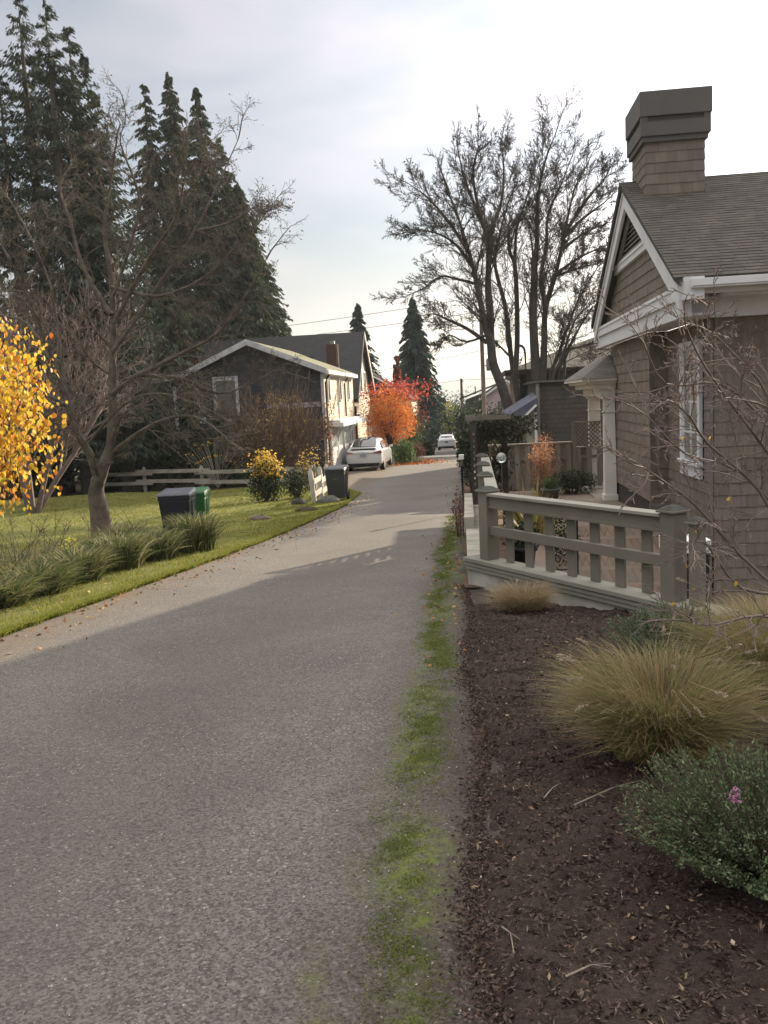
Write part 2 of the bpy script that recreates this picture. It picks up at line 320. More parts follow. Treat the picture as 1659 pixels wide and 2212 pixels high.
# planted bed strip right of the lane
def mz(x,y):
    f=np.clip((x-.1)/1.2,0,1)-2.2*np.exp(-((y-(FA[1]-(x-FA[0])*1.396))/1.0)**2)*np.clip(1-(x-0)/2.6,0,1); e=np.clip((x-XR(y)-.02)/.16,0,1); return g(y)-.012+.04*e**.7+f*.06+.02*sn(x,y,3)+.012*sn(x,y,9,1)
def mr(X,Y,t): return (.022*rng.random(X.shape)+.012*sn(X,Y,22)*1.0)*(X>XR(Y)+.05)
FA,FB=np.array([.02,10.02]),np.array([3.0,5.86])         # retaining wall line in plan
def mx1(y): return np.where(y<FB[1],9.0,np.clip(FA[0]+(y-FA[1])*(FB[0]-FA[0])/(FB[1]-FA[1])+.05,0.05,9))
sheet('mulch_bed',lambda y:XR(y)+.02,mx1,np.arange(-3,9.95,.035),150,.0,M_MUL,zf=mz,rough=mr,pw=1.5)
sheet('verge',lambda y:XR(y)+.0,lambda y:XR(y)+.9,np.arange(9.8,60,.4),6,.025,pm('verge_soil',(.07,.045,.035),(.12,.075,.05),3,.95,.02,30))
# brick terrace behind the fence
def brick():
    t=NT('brick_paving'); b=t.N('ShaderNodeTexBrick'); t.L(t.map((1,1,1),rot=(0,0,.78)),b.inputs[0]); b.inputs['Scale'].default_value=1; b.inputs['Brick Width'].default_value=.2; b.inputs['Row Height'].default_value=.1; b.inputs['Mortar Size'].default_value=.006
    b.inputs['Color1'].default_value=(.17,.115,.085,1); b.inputs['Color2'].default_value=(.23,.16,.12,1); b.inputs['Mortar'].default_value=(.10,.08,.065,1)
    t.color(t.mix(t.ramp(t.noise(3,5),.4,.7),b.outputs[0],(.17,.145,.12))).rough(.85); t.bump(t.math('SUBTRACT',1.0,b.outputs['Fac']),.004); return t.m
def patz(x,y):
    up=-.95-.03*np.clip(y-12,0,11); st=-2.3+np.floor(np.clip((y-14.3)/.5,0,6)+1e-6)*.2; return np.where(x<1.25,up,np.where(y>17.3,up,np.minimum(st,up)))
sheet('patio',lambda y:np.clip(FA[0]+.12+(FA[1]-y)*.72,.12,9),lambda y:np.full_like(y,16.0),np.arange(6.0,25.6,.1),110,0,brick(),zf=patz)
sheet('garden_soil',lambda y:np.full_like(y,.4),lambda y:np.full_like(y,40.0),np.arange(25.5,60,1.5),20,.0,M_SOIL)
# pale concrete threshold across the end of the lane and the street beyond
cm=pm('pale_concrete',(.42,.40,.35),(.33,.31,.28),3,.9,.004)
k=MB(); zc=float(g(59.5)); k.box((-4.3,59.2,zc-.3),(-1.1,60.6,zc+.10)); tag(k.build('kerb',cm,bevel=.03),kind='structure')
sheet('driveway',lambda y:np.full_like(y,-4.9),lambda y:np.full_like(y,-1.2),np.arange(60.4,112,1.5),6,.01,M_ASP)
sheet('street',lambda y:np.full_like(y,-60.0),lambda y:np.full_like(y,60.0),np.array([112.,116,120]),10,.01,M_ASP)
# far wooded hill across the water
def hills():
    X=np.linspace(-2600,2800,420); top=20+66*np.exp(-((X-600)/1300)**2)+16*np.sin(X/310)+9*np.sin(X/97+1)+rng.random(len(X))*9; Y0=2500
    V=[];n=len(X)
    for j,(f,dy) in enumerate(((0,0),(.55,110),(.85,190),(1,240),(.6,700))):
        V.append(np.stack([X,np.full(n,Y0+dy)+30*np.sin(X/140),-32+(top+12)*f+(rng.random(n)*5 if 0<f<1 else 0)],-1))
    i=np.arange(4)[:,None]*n; j=np.arange(n-1)[None,:]; F=np.stack([i+j,i+j+1,i+n+j+1,i+n+j],-1).reshape(-1,4)
    tag(mesh_obj('hill',np.concatenate(V),F,pm('hill_forest',(.03,.05,.03),(.05,.07,.04),.02,1,0)),kind='structure')
hills()
# ---------------------------------------------------------------- lawn grass, moss tufts, bark chips, stones
def lawn_blades():
    n=150000; u=rng.random(n); y=5+28.3*u**.8; w=rng.random(n)**1.9*12+.0; x=np.minimum(XL(y),-3.6)-w; keep=rng.random(n)<np.where(y<16,1,.75)
    x,y=x[keep],y[keep]; n=len(x); h=.025+.035*rng.random(n); th=rng.random(n)*6.28
    V,F=blades(np.stack([x,y,gl(x,y)+.025],-1),np.stack([np.cos(th),np.sin(th)],-1),h,h*.6,.006+.00045*y,seg=1)
    m=45000; y=rng.uniform(4,31,m); x=XL(y)-np.abs(rng.normal(0,.07,m))+.03*sn(y,y,2); h=.03+.05*rng.random(m); th=rng.random(m)*6.28   # ragged fringe over the kerbless edge
    V2,F2=blades(np.stack([x,y,gl(x,y)+.0],-1),np.stack([np.cos(th),np.sin(th)],-1),h,h,.007+.0005*y,seg=2)
    o=mesh_obj('grass',*cat_mesh([(V,F),(V2,F2)]),M_GRASS); tag(o,'short mossy lawn grass left of the lane','grass',kind='stuff')
lawn_blades()
M_MOSS=leafmat('moss_tuft',[(.07,.095,.015),(.10,.135,.02),(.15,.18,.03),(.09,.09,.025)],.3)
def verge_moss():
    n=150000; y=1.2+19*rng.random(n)**1.6; c=-.27-.022*np.clip(y-2,0,11)+.03*np.sin(y*1.3)+.02*np.sin(y*3.1+1); x=c+rng.normal(0,.078,n)
    dens=.5+.25*sn(x*1.5,y*.7,2.0)+.3*sn(x*1.2,y*.7,6.3)+.2*sn(x,y,15)+.12*np.sin(y*.9+2); k=(rng.random(n)<np.clip((dens-.25)*1.7,.12,1))&(x<XR(y)+.05); x,y=x[k],y[k]; n=len(x); th=rng.random(n)*6.28; h=.004+.008*rng.random(n)
    V,F=blades(np.stack([x,y,g(y)-.001],-1),np.stack([np.cos(th),np.sin(th)],-1),h,h*1.3,.003+.0005*y,seg=1)
    tag(mesh_obj('moss',V,F,M_MOSS),'green moss strip along the right edge of the asphalt lane','moss',kind='stuff')
verge_moss()
def chips(name,label,cat,n,fx,cols,s0,s1,thin=.35,zf=mz,lift=.006):
    y,x=fx(n); n=len(x); a=rng.normal(size=(n,3)); a[:,2]*=.35; s=rng.uniform(s0,s1,n)
    V,F=leaf_arrays(np.stack([x,y,zf(x,y)+lift+rng.random(n)*.008],-1),s,axis=a,aspect=thin,flat=.0); tag(mesh_obj(name,V,F,leafmat(name+'_tone',cols,.0,.95)),label,cat,kind='stuff')
def fmul(n):
    y=1.2+8.4*rng.random(n)**1.4; x=XR(y)-.05+rng.gamma(1.5,1.0,n)*.9; k=x<mx1(y)-.02; return y[k],x[k]
chips('bark_chips','dark shredded bark chips covering the planted bed','mulch',60000,fmul,[(.02,.014,.012),(.05,.033,.028),(.085,.055,.045),(.035,.024,.02),(.13,.09,.07)],.012,.04,.4)
chips('bark_fibres','reddish bark fibres and splinters mixed through the planted bed','mulch',60000,fmul,[(.05,.034,.028),(.09,.062,.05),(.14,.10,.08),(.035,.025,.02),(.22,.17,.13)],.006,.03,.22,lift=.012)
chips('fallen_leaves','dry pale leaves and twig scraps lying on the bark bed','fallen leaves',900,fmul,[(.34,.26,.18),(.26,.17,.11),(.42,.36,.29),(.20,.11,.07),(.30,.24,.16)],.012,.038,.4,lift=.015)
def fedge(n):
    y=1.2+9*rng.random(n)**1.4; return y,XR(y)+.02-np.abs(rng.normal(0,.055,n))+.02
chips('spilled_bark','bark crumbs spilled over the ragged edge of the asphalt','mulch',16000,fedge,[(.02,.014,.012),(.05,.033,.028),(.085,.055,.045),(.13,.09,.07)],.006,.026,.4,zf=lambda x,y:g(y),lift=.002)
def froad(n):
    y=1.3+9*rng.random(n)**1.7; x=rng.uniform(-4,0.1,n); k=rng.random(n)<np.clip(1+x*.16,.2,1); return y[k],x[k]
chips('loose_stones','pale grit and loose stones worn out of the asphalt','gravel',7000,froad,[(.24,.22,.20),(.34,.32,.29),(.16,.14,.13),(.40,.38,.35)],.004,.013,.8,zf=lambda x,y:g(y),lift=.001)
def fleaf(n):
    y=rng.uniform(6,44,n); x=XL(y)+np.abs(rng.normal(0,.35,n)); q=rng.random(n)<.35; x=np.where(q,XR(y)-np.abs(rng.normal(0,.3,n)),x); return y,x
chips('road_leaves','orange and brown autumn leaves strewn along both edges of the lane','fallen leaves',1500,fleaf,[(.30,.13,.04),(.4,.22,.08),(.22,.09,.04),(.5,.36,.15)],.025,.06,.7,zf=lambda x,y:g(y),lift=.004)
def flawn(n):
    y=rng.uniform(9,32,n); return y,np.minimum(XL(y),-3.7)-.1-rng.random(n)**1.3*9
chips('lawn_leaves','scattered brown and yellow leaves lying on the lawn','fallen leaves',700,flawn,[(.30,.16,.06),(.42,.28,.09),(.2,.1,.05),(.5,.4,.15)],.03,.07,.7,zf=gl,lift=.06)
def fmap(n):
    y=rng.uniform(49,57,n); x=-4.2+rng.gamma(1.5,.45,n)-.5; return y,x
chips('maple_litter','bright orange leaf litter heaped at the lane edge below the maple','fallen leaves',5000,fmap,[(.6,.17,.04),(.7,.25,.06),(.45,.12,.04),(.65,.32,.12)],.06,.14,.7,zf=lambda x,y:g(y),lift=.01)
# ---------------------------------------------------------------- shingled house on the right
M_SHG=pm('painted_shingle',(.205,.170,.140),(.158,.131,.109),1.5,.8,.003,90,isl=.22,scale=(6,6,1))
M_SHB=pm('shingle_backing',(.05,.042,.035))
M_WHT=pm('white_trim_paint',(.70,.70,.72),(.63,.63,.65),2,.55,.001)
M_ROOF=pm('roof_shingle',(.062,.055,.048),(.085,.076,.066),3,.9,.004,80,isl=.3)
M_CHIM=pm('chimney_cap_paint',(.115,.108,.105),(.10,.095,.095),2,.7,.001)
def shingle_plane(name,O,U,V,N,H,span,expo,w0,w1,thick,mat,parent,gap=.004,back=True,tilt=True):
    """overlapping shingles on the plane O+uU+vV; span(v)->list of (u0,u1)"""
    O,U,V,N=[np.array(a,float) for a in (O,U,V,N)]; b=MB(); v=0
    while v<H-1e-4:
        v1=min(v+expo,H)
        for u0,u1 in span(v,v1):
            u=u0-rng.random()*w1
            while u<u1:
                w_=rng.uniform(w0,w1); a,c=max(u,u0),min(u+w_-gap,u1)
                if c-a>.01:
                    j=rng.uniform(-.004,.004) if v>0 else 0; t0=thick*(1+rng.uniform(-.2,.2)); t1=.003
                    p=lambda uu,vv,nn:O+U*uu+V*vv+N*nn
                    b.add([p(a,v+j,0),p(c,v+j,0),p(c,v+j,t0),p(a,v+j,t0),p(a,v1+.012,t1),p(c,v1+.012,t1)],[(0,1,2,3),(3,2,5,4),(0,3,4),(1,5,2)])
                u+=w_
        v=v1
    return b.build(name,mat,parent)
HX,HY0,HY1,RY,HZE,HZR=3.35,14.25,23.4,18.85,3.28,5.72
house=thing('shingled_house','taupe shingled house with white eaves and boxed chimney beyond the picket railing','house',(6,18,-1))
k=MB()     # solid wall cores
k.box((3.97,14.82,-2.6),(16,18.0,2.66)).box((3.62,18.02,-1.3),(16,22.9,2.66)); k.build('wall_core',M_SHB,house)
Zv=(0,0,1)
sp=lambda a,b:(lambda v,v1:[(a,b)])
shingle_plane('wall',(4.0,14.8,-2.53),(1,0,0),Zv,(0,-1,0),5.19,sp(-.02,11.9),.205,.11,.26,.018,M_SHG,house)
shingle_plane('wall',(3.6,18.0,-1.3),(1,0,0),Zv,(0,-1,0),3.96,sp(0,.36),.205,.11,.26,.018,M_SHG,house)
def spB(v,v1):
    z=-2.53+v+.1; return [(0,3.2)] if z<.02 or z>2.35 else [(0,.45),(1.95,3.2)]
shingle_plane('wall',(3.95,14.8,-2.53),(0,1,0),Zv,(-1,0,0),5.19,spB,.205,.11,.26,.018,M_SHG,house)
shingle_plane('wall',(3.6,18.0,-.76),(0,1,0),Zv,(-1,0,0),3.42,sp(0,4.9),.225,.15,.36,.02,M_SHG,house)
for x,y in ((3.585,17.985),(3.935,14.785)): MB().box((x-.012,y-.012,-1.3),(x+.03,y+.03,2.66)).build('corner_trim',M_SHG,house)
slope=(HZR-HZE)/(RY-HY0); GZ0=3.16
def gspan(v,v1):
    z=GZ0+v1; d=(HZR-.22-z)/slope; 
    if d<=.05: return []
    return [(RY-d-HY0,RY+d-HY0)]
def gs2(v,v1): return gspan(v,v1) if GZ0+v<4.22 else []
k=MB(); k.add([(3.56,HY0+.4,GZ0-.2),(3.56,HY1-.4,GZ0-.2),(3.56,RY,HZR-.2)],[(0,1,2)]); k.build('gable_backing',M_SHB,house)
shingle_plane('gable_wall',(3.5,HY0,GZ0),(0,1,0),Zv,(-1,0,0),2.3,gs2,.215,.14,.36,.02,M_SHG,house)
# white trims of the gable
tr=MB(); tr.box((3.36,HY0-.0,2.66),(3.5,HY1,2.93)).box((3.31,HY0-.04,2.933),(3.5,HY1+.04,3.165)).box((3.29,HY0-.05,3.10),(3.33,HY1+.05,3.13)); tr.build('frieze_board',M_WHT,house)
tr=MB(); tr.box((3.503,HY0+.1,2.68),(3.95,14.79,2.72)).box((3.503,14.8,2.68),(3.94,17.98,2.72)).box((3.95,14.2,2.95),(16,14.79,2.99)); tr.build('soffit',M_WHT,house)
for s,ye in ((-1,HY0-.12),(1,HY1+.12)):
    r=MB(); n=np.array([0,RY-ye,HZR-(HZR-abs(RY-ye)*slope)]); p0=(3.27,ye,HZR-abs(RY-ye)*slope-.10); p1=(3.27,RY,HZR-.10)
    dn=(0,0,-.34); r.prism([p0,p1,tuple(np.add(p1,dn)),tuple(np.add(p0,dn))],(.06,0,0)); r.prism([tuple(np.add(p0,(-.025,0,.02))),tuple(np.add(p1,(-.025,0,.02))),tuple(np.add(p1,(-.025,0,-.06))),tuple(np.add(p0,(-.025,0,-.06)))],(.022,0,0)); r.build('rake_board',M_WHT,house)
# louvred vent with its own sill
v=MB(); vb=4.22; d=(HZR-.3-vb)/slope-.25; v.box((3.42,RY-d-.3,vb),(3.5,RY+d+.3,vb+.2)).box((3.40,RY-d-.34,vb+.12),(3.5,RY+d+.34,vb+.155))
for s in (-1,1): v.prism([(3.44,RY+s*(d+.05),vb+.2),(3.44,RY+s*(d-.13),vb+.2),(3.44,RY,vb+.2+(d-.13)*slope),(3.44,RY,vb+.2+(d+.05)*slope)],(.06,0,0))
vo=v.build('vent',M_WHT,house); sl=MB(); z=vb+.24
while z<vb+.2+(d-.2)*slope:
    dd=(vb+.2+(d-.13)*slope-z)/slope; sl.hexa([(3.45,RY-dd,z),(3.50,RY-dd,z+.05),(3.50,RY+dd,z+.05),(3.45,RY+dd,z)],[(3.45,RY-dd,z+.014),(3.50,RY-dd,z+.064),(3.50,RY+dd,z+.064),(3.45,RY+dd,z+.014)]); z+=.095
sl.build('louvre',pm('louvre_paint',(.36,.345,.32)),vo); 
# roof
L=math.hypot(RY-HY0+.15,slope*(RY-HY0+.15)); c_,s_=1/math.hypot(1,slope),slope/math.hypot(1,slope)
r=MB(); ze=HZE-.15*slope+.03
r.prism([(3.2,HY0-.17,ze-.05),(3.2,HY0-.17,ze+.01),(3.2,RY,HZR+.02),(3.2,HY1+.17,ze+.01),(3.2,HY1+.17,ze-.05),(3.2,RY,HZR-.06)],(13.2,0,0)); ro=r.build('roof',pm('roof_deck',(.07,.068,.062)),house)
def rsp(v,v1):
    y=HY0-.17+v*c_; return [(0,13.2)] if not(17.86<y<19.2) else [(0,.33),(1.44,13.2)]
shingle_plane('roof_shingles',(3.19,HY0-.18,ze+.014),(1,0,0),(0,c_,s_),(0,-s_,c_),L+.02,rsp,.135,.16,.34,.012,M_ROOF,ro,gap=.006)
shingle_plane('roof_shingles',(3.19,HY1+.18,ze+.014),(1,0,0),(0,-c_,s_),(0,s_,c_),L+.02,sp(0,13.2),.14,.3,.5,.012,M_ROOF,ro,gap=.006)
for xa,xb in ((3.18,3.48),(4.66,16.3)):
    rc=MB(); x=xa
    while x<xb: rc.hexa([(x,RY-.16,HZR-.045),(x+.3,RY-.16,HZR-.06),(x+.3,RY+.16,HZR-.06),(x,RY+.16,HZR-.045)],[(x,RY,HZR+.075),(x+.3,RY,HZR+.045),(x+.3,RY+.004,HZR+.045),(x,RY+.004,HZR+.075)]); x+=.27
    rc.build('ridge_cap',M_ROOF,ro)
# gutter, frieze and bracket on the side facing the camera
gt=MB(); gt.box((3.42,HY0-.34,3.06),(16,HY0-.20,3.10)).box((3.42,HY0-.36,3.09),(16,HY0-.33,3.20)).box((3.42,HY0-.20,3.06),(16,HY0-.17,3.2)).box((3.415,HY0-.36,3.065),(3.425,HY0-.17,3.2)); gt.build('gutter',M_WHT,house,bevel=.006)
fb=MB(); fb.box((3.52,14.70,2.655),(16,14.78,3.0)).box((3.52,HY0-.15,2.985),(16,HY0-.10,3.2)).box((3.32,HY0-.28,2.90),(3.62,HY0+.1,3.24)).box((3.52,HY0-.09,3.06),(16,14.8,3.09)); fb.build('eave_board',M_WHT,house)
M_CUT=pm('trim_shade_paint',(.50,.49,.47))
for bx in (5.33,8.2,11.1):
    b=MB(); b.prism([(bx,14.7,2.72),(bx,14.7,3.05),(bx,14.22,3.05),(bx,14.22,2.98),(bx,14.36,2.95),(bx,14.5,2.86),(bx,14.6,2.72)],(.1,0,0)); b.build('bracket',M_WHT,house,bevel=.008)
# window in the recessed wall
wn=MB(); y0,y1,z0,z1=15.38,16.80,.02,2.36; X=3.93
wn.box((X-.04,y0,z0+.2),(X+.02,y0+.16,z1-.16)).box((X-.04,y1-.16,z0+.2),(X+.02,y1,z1-.16)).box((X-.05,y0-.03,z1-.16),(X+.02,y1+.03,z1)).box((X-.10,y0-.05,z0+.14),(X+.02,y1+.05,z0+.2)).box((X-.04,y0,z0-.08),(X+.02,y1,z0+.14))
wf=wn.build('window',M_WHT,house,bevel=.004); sh=MB(); yc=(y0+y1)/2
sh.box((X-.015,y0+.16,z0+.2),(X+.03,y0+.22,z1-.16)).box((X-.015,y1-.22,z0+.2),(X+.03,y1-.16,z1-.16)).box((X-.015,yc-.035,z0+.2),(X+.03,yc+.035,z1-.16))
for z in (.72,1.27,1.8): sh.box((X-.01,y0+.22,z),(X+.02,y1-.22,z+.035))
sh.build('sash',M_WHT,wf); MB().box((X+.0,y0+.16,z0+.2),(X+.008,y1-.16,z1-.16)).build('pane',glass('window_glass',(.16,.18,.17),.22),wf)
# chimney
chx0,chx1,chy0,chy1=3.53,4.64,17.9,19.25
ch=MB().box((chx0+.02,chy0+.02,4.2),(chx1-.02,chy1-.02,6.3)).build('chimney',M_SHB,house)
for O,U,N,Wd in (((chx0,chy0,4.9),(1,0,0),(0,-1,0),chx1-chx0),((chx0,chy0,4.9),(0,1,0),(-1,0,0),chy1-chy0),((chx1,chy0,4.9),(0,1,0),(1,0,0),chy1-chy0)):
    shingle_plane('shingles',O,U,Zv,N,1.42,sp(0,Wd),.2,.15,.34,.015,M_SHG,ch)
cc=MB(); e=.10; z0,z1=6.28,7.2
cc.box((chx0-.03-e*.4,chy0-e*.6,z0),(chx1+e*.6,chy1+e*.6,z0+.10)); A=(chx0-e,chy0-e); B=(chx1+e,chy1+e)
cc.box((A[0],A[1],z0+.10),(B[0],B[1],z0+.36)).box((A[0]+.05,A[1]+.05,z0+.36),(B[0]-.05,B[1]-.05,z0+.46)).box((A[0]-.02,A[1]-.02,z0+.46),(B[0]+.02,B[1]+.02,z1))
for x in (A[0],B[0]-.13): cc.box((x,A[1],z0+.362),(x+.13,A[1]+.12,z0+.458)); cc.box((x,B[1]-.12,z0+.362),(x+.13,B[1],z0+.458))
cc.build('chimney_cap',M_CHIM,ch,bevel=.006)
MB().box((chx0-.03,chy0-.05,4.88),(chx1+.03,chy0-.0,4.97)).build('flashing',pm('lead_flashing',(.16,.155,.15)),ch)
# porch
MB().box((3.25,22.95,-1.6),(6,26.6,-1.30)).box((3.15,22.93,-1.30),(6,26.7,-1.25)).build('porch_floor',pm('porch_deck',(.19,.17,.14),(.24,.21,.17)),house)
st=MB(); st.hexa([(2.35,20.3,-1.7),(3.55,18.3,-1.7),(3.55,22.9,-1.7),(2.35,22.9,-1.7)],[(2.35,20.3,-1.24),(3.55,18.3,-1.2),(3.55,22.9,-1.24),(2.35,22.9,-1.24)]); st.build('porch_step',pm('step_wood',(.22,.18,.13),(.17,.14,.11)),house)
MB().box((3.55,17.93,-1.6),(3.94,17.965,-.80)).build('skirting',pm('grey_trim',(.22,.21,.19)),house)
for x,y,wd in ((3.46,25.2,.17),(3.43,22.3,.15)):
    c=MB(); c.hexa([(x-wd,y-wd,-1.08),(x+wd,y-wd,-1.08),(x+wd,y+wd,-1.08),(x-wd,y+wd,-1.08)],[(x-wd*.88,y-wd*.88,1.34),(x+wd*.88,y-wd*.88,1.34),(x+wd*.88,y+wd*.88,1.34),(x-wd*.88,y+wd*.88,1.34)])
    c.box((x-wd-.03,y-wd-.03,-1.235),(x+wd+.03,y+wd+.03,-1.08)).box((x-wd-.012,y-wd-.012,1.0),(x+wd+.012,y+wd+.012,1.03)).box((x-wd-.03,y-wd-.03,1.34),(x+wd+.03,y+wd+.03,1.4)); c.build('column',pm('column_paint',(.70,.68,.63),(.64,.62,.57),2,.5,.001),house,bevel=.008)
M_CRM=pm('entablature_paint',(.70,.67,.61),(.64,.61,.55),2,.5,.001)
en=MB(); en.box((3.2,22.1,1.4),(3.57,25.5,1.60)).box((3.0,22.0,1.6),(3.57,25.7,1.72)).box((2.84,21.9,1.72),(3.57,25.85,1.79)).box((2.72,21.8,1.79),(3.57,25.95,1.86)); en.build('entablature',M_CRM,house,bevel=.006)
pr=MB(); pr.hexa([(2.7,21.76,1.862),(3.57,21.76,1.862),(3.57,25.97,1.862),(2.7,25.97,1.862)],[(3.53,22.7,2.45),(3.57,22.7,2.45),(3.57,24.9,2.45),(3.53,24.9,2.45)]); pr.build('porch_roof',shingle_tex('porch_shingle',(.10,.09,.08),.05,.25),house)
# ---------------------------------------------------------------- low walls and railings of the terrace
M_CON=pm('stained_concrete',(.46,.44,.39),(.26,.26,.21),2.2,.9,.006,25)
M_FEN=pm('fence_paint',(.185,.168,.136),(.145,.135,.108),1.8,.75,.003,70,scale=(1,1,1))
dF=FB-FA; LF=np.linalg.norm(dF); u2=dF/LF; n2=np.array([u2[1],-u2[0]]); n2=n2*(-1 if n2[1]>0 else 1)   # n2 towards the camera
def pt(s,o,z): q=FA+u2*s+n2*o; return (q[0],q[1],z)
def wbox(b,s0,s1,o0,o1,z0,z1): return b.hexa([pt(s0,o1,z0),pt(s1,o1,z0),pt(s1,o0,z0),pt(s0,o0,z0)],[pt(s0,o1,z1),pt(s1,o1,z1),pt(s1,o0,z1),pt(s0,o0,z1)])
rw=thing('retaining_wall','low mossy concrete retaining wall with board capping under the grey railing','wall',(*FA,-.9))
wbox(MB(),-.1,5.4,-.09,.09,-1.4,-.40).build('concrete',M_CON,rw); 
cp=MB(); wbox(cp,-.13,5.4,-.13,.15,-.335,-.29); wbox(cp,-.11,5.4,.09,.125,-.43,-.336); wbox(cp,-.12,5.4,.126,.135,-.385,-.345); cp.build('capping',pm('cap_board',(.20,.195,.165),(.25,.24,.20),2,.8,.004,60),rw,bevel=.004)
wb=thing('side_wall','pale concrete wall running along the lane below the posts','wall',(-.05,12,-1.2))
w=MB(); w.hexa([(-.12,10.02,-1.4),(.1,10.02,-1.4),(.06,15.9,-1.6),(-.2,15.9,-1.6)],[(-.12,10.02,-.30),(.1,10.02,-.30),(.06,15.9,-.42),(-.2,15.9,-.42)]); w.hexa([(-.185,12.6,-.41),(-.03,12.6,-.41),(-.06,15.9,-.45),(-.21,15.9,-.45)],[(-.175,12.6,-.18),(-.03,12.6,-.18),(-.06,15.9,-.2),(-.2,15.9,-.2)]); w.build('concrete',M_CON,wb)
def cap_post(b,x,y,s,z0,z1,rot):
    c,sn_=math.cos(rot),math.sin(rot)
    def q(a,d): return (x+a*c-d*sn_,y+a*sn_+d*c)
    for hs,za,zb in ((s/2,z0,z1),(s/2+.025,z1,z1+.02)): b.hexa([(*q(i*hs,j*hs),za) for i,j in ((-1,-1),(1,-1),(1,1),(-1,1))],[(*q(i*hs,j*hs),zb) for i,j in ((-1,-1),(1,-1),(1,1),(-1,1))])
    h=s/2+.02; b.cap=MB().hexa([(*q(i*h,j*h),z1+.021) for i,j in ((-1,-1),(1,-1),(1,1),(-1,1))],[(*q(i*h*.4,j*h*.4),z1+.06) for i,j in ((-1,-1),(1,-1),(1,1),(-1,1))])
    return b
M_CAPM=pm('post_cap',(.075,.075,.065),(.05,.05,.045),9,.95,.006,40)
def post_on(par,*a,**k): m=cap_post(MB(),*a); m.build('post',k.get('mat',M_FEN),par,bevel=.004); m.cap.build('post_cap',M_CAPM,par,bevel=.006)
rotF=math.atan2(u2[1],u2[0])
fa=thing('garden_fence','grey-green picket railing with a wide top rail standing on the retaining wall','railing',(*FA,-.28))
sL=float((np.array([.16,9.87])-FA)@u2); sR=float((np.array([1.72,7.66])-FA)@u2)
for s in (sL,sR,sR+.26):
    q=pt(s,0,0); s_=.16 if s<sR+.1 else .10; post_on(fa,q[0],q[1],s_,-.289,.50 if s<sR+.1 else .42,rotF)
rl=MB(); wbox(rl,sL+.08,sR-.08,-.075,.085,.455,.487); rl.build('top_rail',pm('rail_top',(.24,.23,.20),(.30,.285,.25),2,.8,.003),fa,bevel=.004)
rl=MB(); wbox(rl,sL+.08,sR-.08,-.02,.045,.315,.454); wbox(rl,sL+.08,sR-.08,.046,.054,.315,.345); rl.build('rail',M_FEN,fa,bevel=.003)
rl=MB(); wbox(rl,sL+.08,sR-.08,-.025,.04,.005,.105); rl.build('rail',M_FEN,fa,bevel=.003)
for i in range(7):
    s=sL+(sR-sL)*(i+1)/8; p=MB(); wbox(p,s-.065,s+.065,-.022,.0 if False else .018,-.288,.314) if False else wbox(p,s-.062,s+.062,-.052,-.026,-.288,.40); p.build('picket',M_FEN,fa,bevel=.003)
fb2=thing('garden_fence','dark posted railing running away beside the lane, its flat top rail partly sunlit','railing',(.2,12,-.28))
for y in (11.75,13.6,15.55): post_on(fb2,.14,y,.17,-.30,.50,0)
MB().box((.12,9.98,.455),(.27,15.6,.487)).build('top_rail',pm('rail_top'  ,(.27,.255,.215)),fb2,bevel=.004)
for y0,y1 in ((9.98,11.66),(11.84,13.51),(13.69,15.46)):
    for i in range(7): MB().box((.17,y0,-.27+i*.105),(.20,y1,-.27+i*.105+.055)).build('slat',M_FEN,fb2)
# board fence across the side yard with its lattice end
M_BRD=pm('weathered_board',(.20,.18,.145),(.15,.13,.105),3,.85,.004,50,isl=.25,scale=(3,3,.6))
bf=thing('board_fence','weathered board fence with flat rail across the side yard behind the flower pots','fence',(1.7,25,-1.1))
for i,x in enumerate(np.arange(.45,3.6,.145)):
    b=MB(); o=0 if i%2 else .09; b.box((x,25-.02+o,-1.15),(x+.14,25+.005+o,.10 if x<2.78 else -.05)); b.build('board',M_BRD,bf)
MB().box((.4,24.96,.105),(2.8,25.11,.15)).build('rail',M_BRD,bf); MB().box((2.9,24.97,-.045),(3.62,25.1,-.01)).build('rail',M_BRD,bf); MB().box((.4,25.012,-.35),(3.62,25.06,-.26)).build('rail',M_BRD,bf)
post_on(bf,2.86,25.02,.11,-1.15,.66,0,mat=M_BRD)
lt=MB()
for i in range(-6,10):
    for s in (1,-1):
        x0=2.95+i*.12; pts=[]
        a=(x0,0.0) ; n=30
        xs=[x for x in np.linspace(0,.66,12)]
        p0=max(2.93,x0) ; 
        z0=(p0-x0) if s>0 else .66-(p0-x0); p1=min(3.6,x0+.66)
        if p1-p0<.05: continue
        z1=(p1-x0) if s>0 else .66-(p1-x0); lt.bar((p0,25.02+s*.008,z0),(p1,25.02+s*.008,z1),.008,.03)
lt.box((2.92,25.0,.66),(3.62,25.05,.70)); lt.build('lattice',M_BRD,bf)
# arbor over the path at the end of the railing
ar=thing('garden_arbor','dark timber arbor smothered in evergreen vine beside the lane','arbor',(.3,16.6,-.9))
for x,y in ((.0,16.6),(.0,17.6),(.62,17.6)): MB().box((x-.06,y-.06,-1.2),(x+.06,y+.06,1.1)).build('post',pm('arbor_wood',(.05,.043,.036),(.07,.06,.05)),ar)
for y0,y1 in ((15.72,16.5),(16.72,17.5)):
    for i in range(9): MB().box((-.01,y0,-.1+i*.115),(.02,y1,-.1+i*.115+.06)).build('trellis_slat',pm('arbor_wood',(.05,.043,.036)),ar)
for y in (16.5,17.5): MB().box((-.14,y,1.12),(.72,y+.1,1.2)).build('beam',pm('arbor_beam',(.17,.16,.13),(.13,.12,.1)),ar)
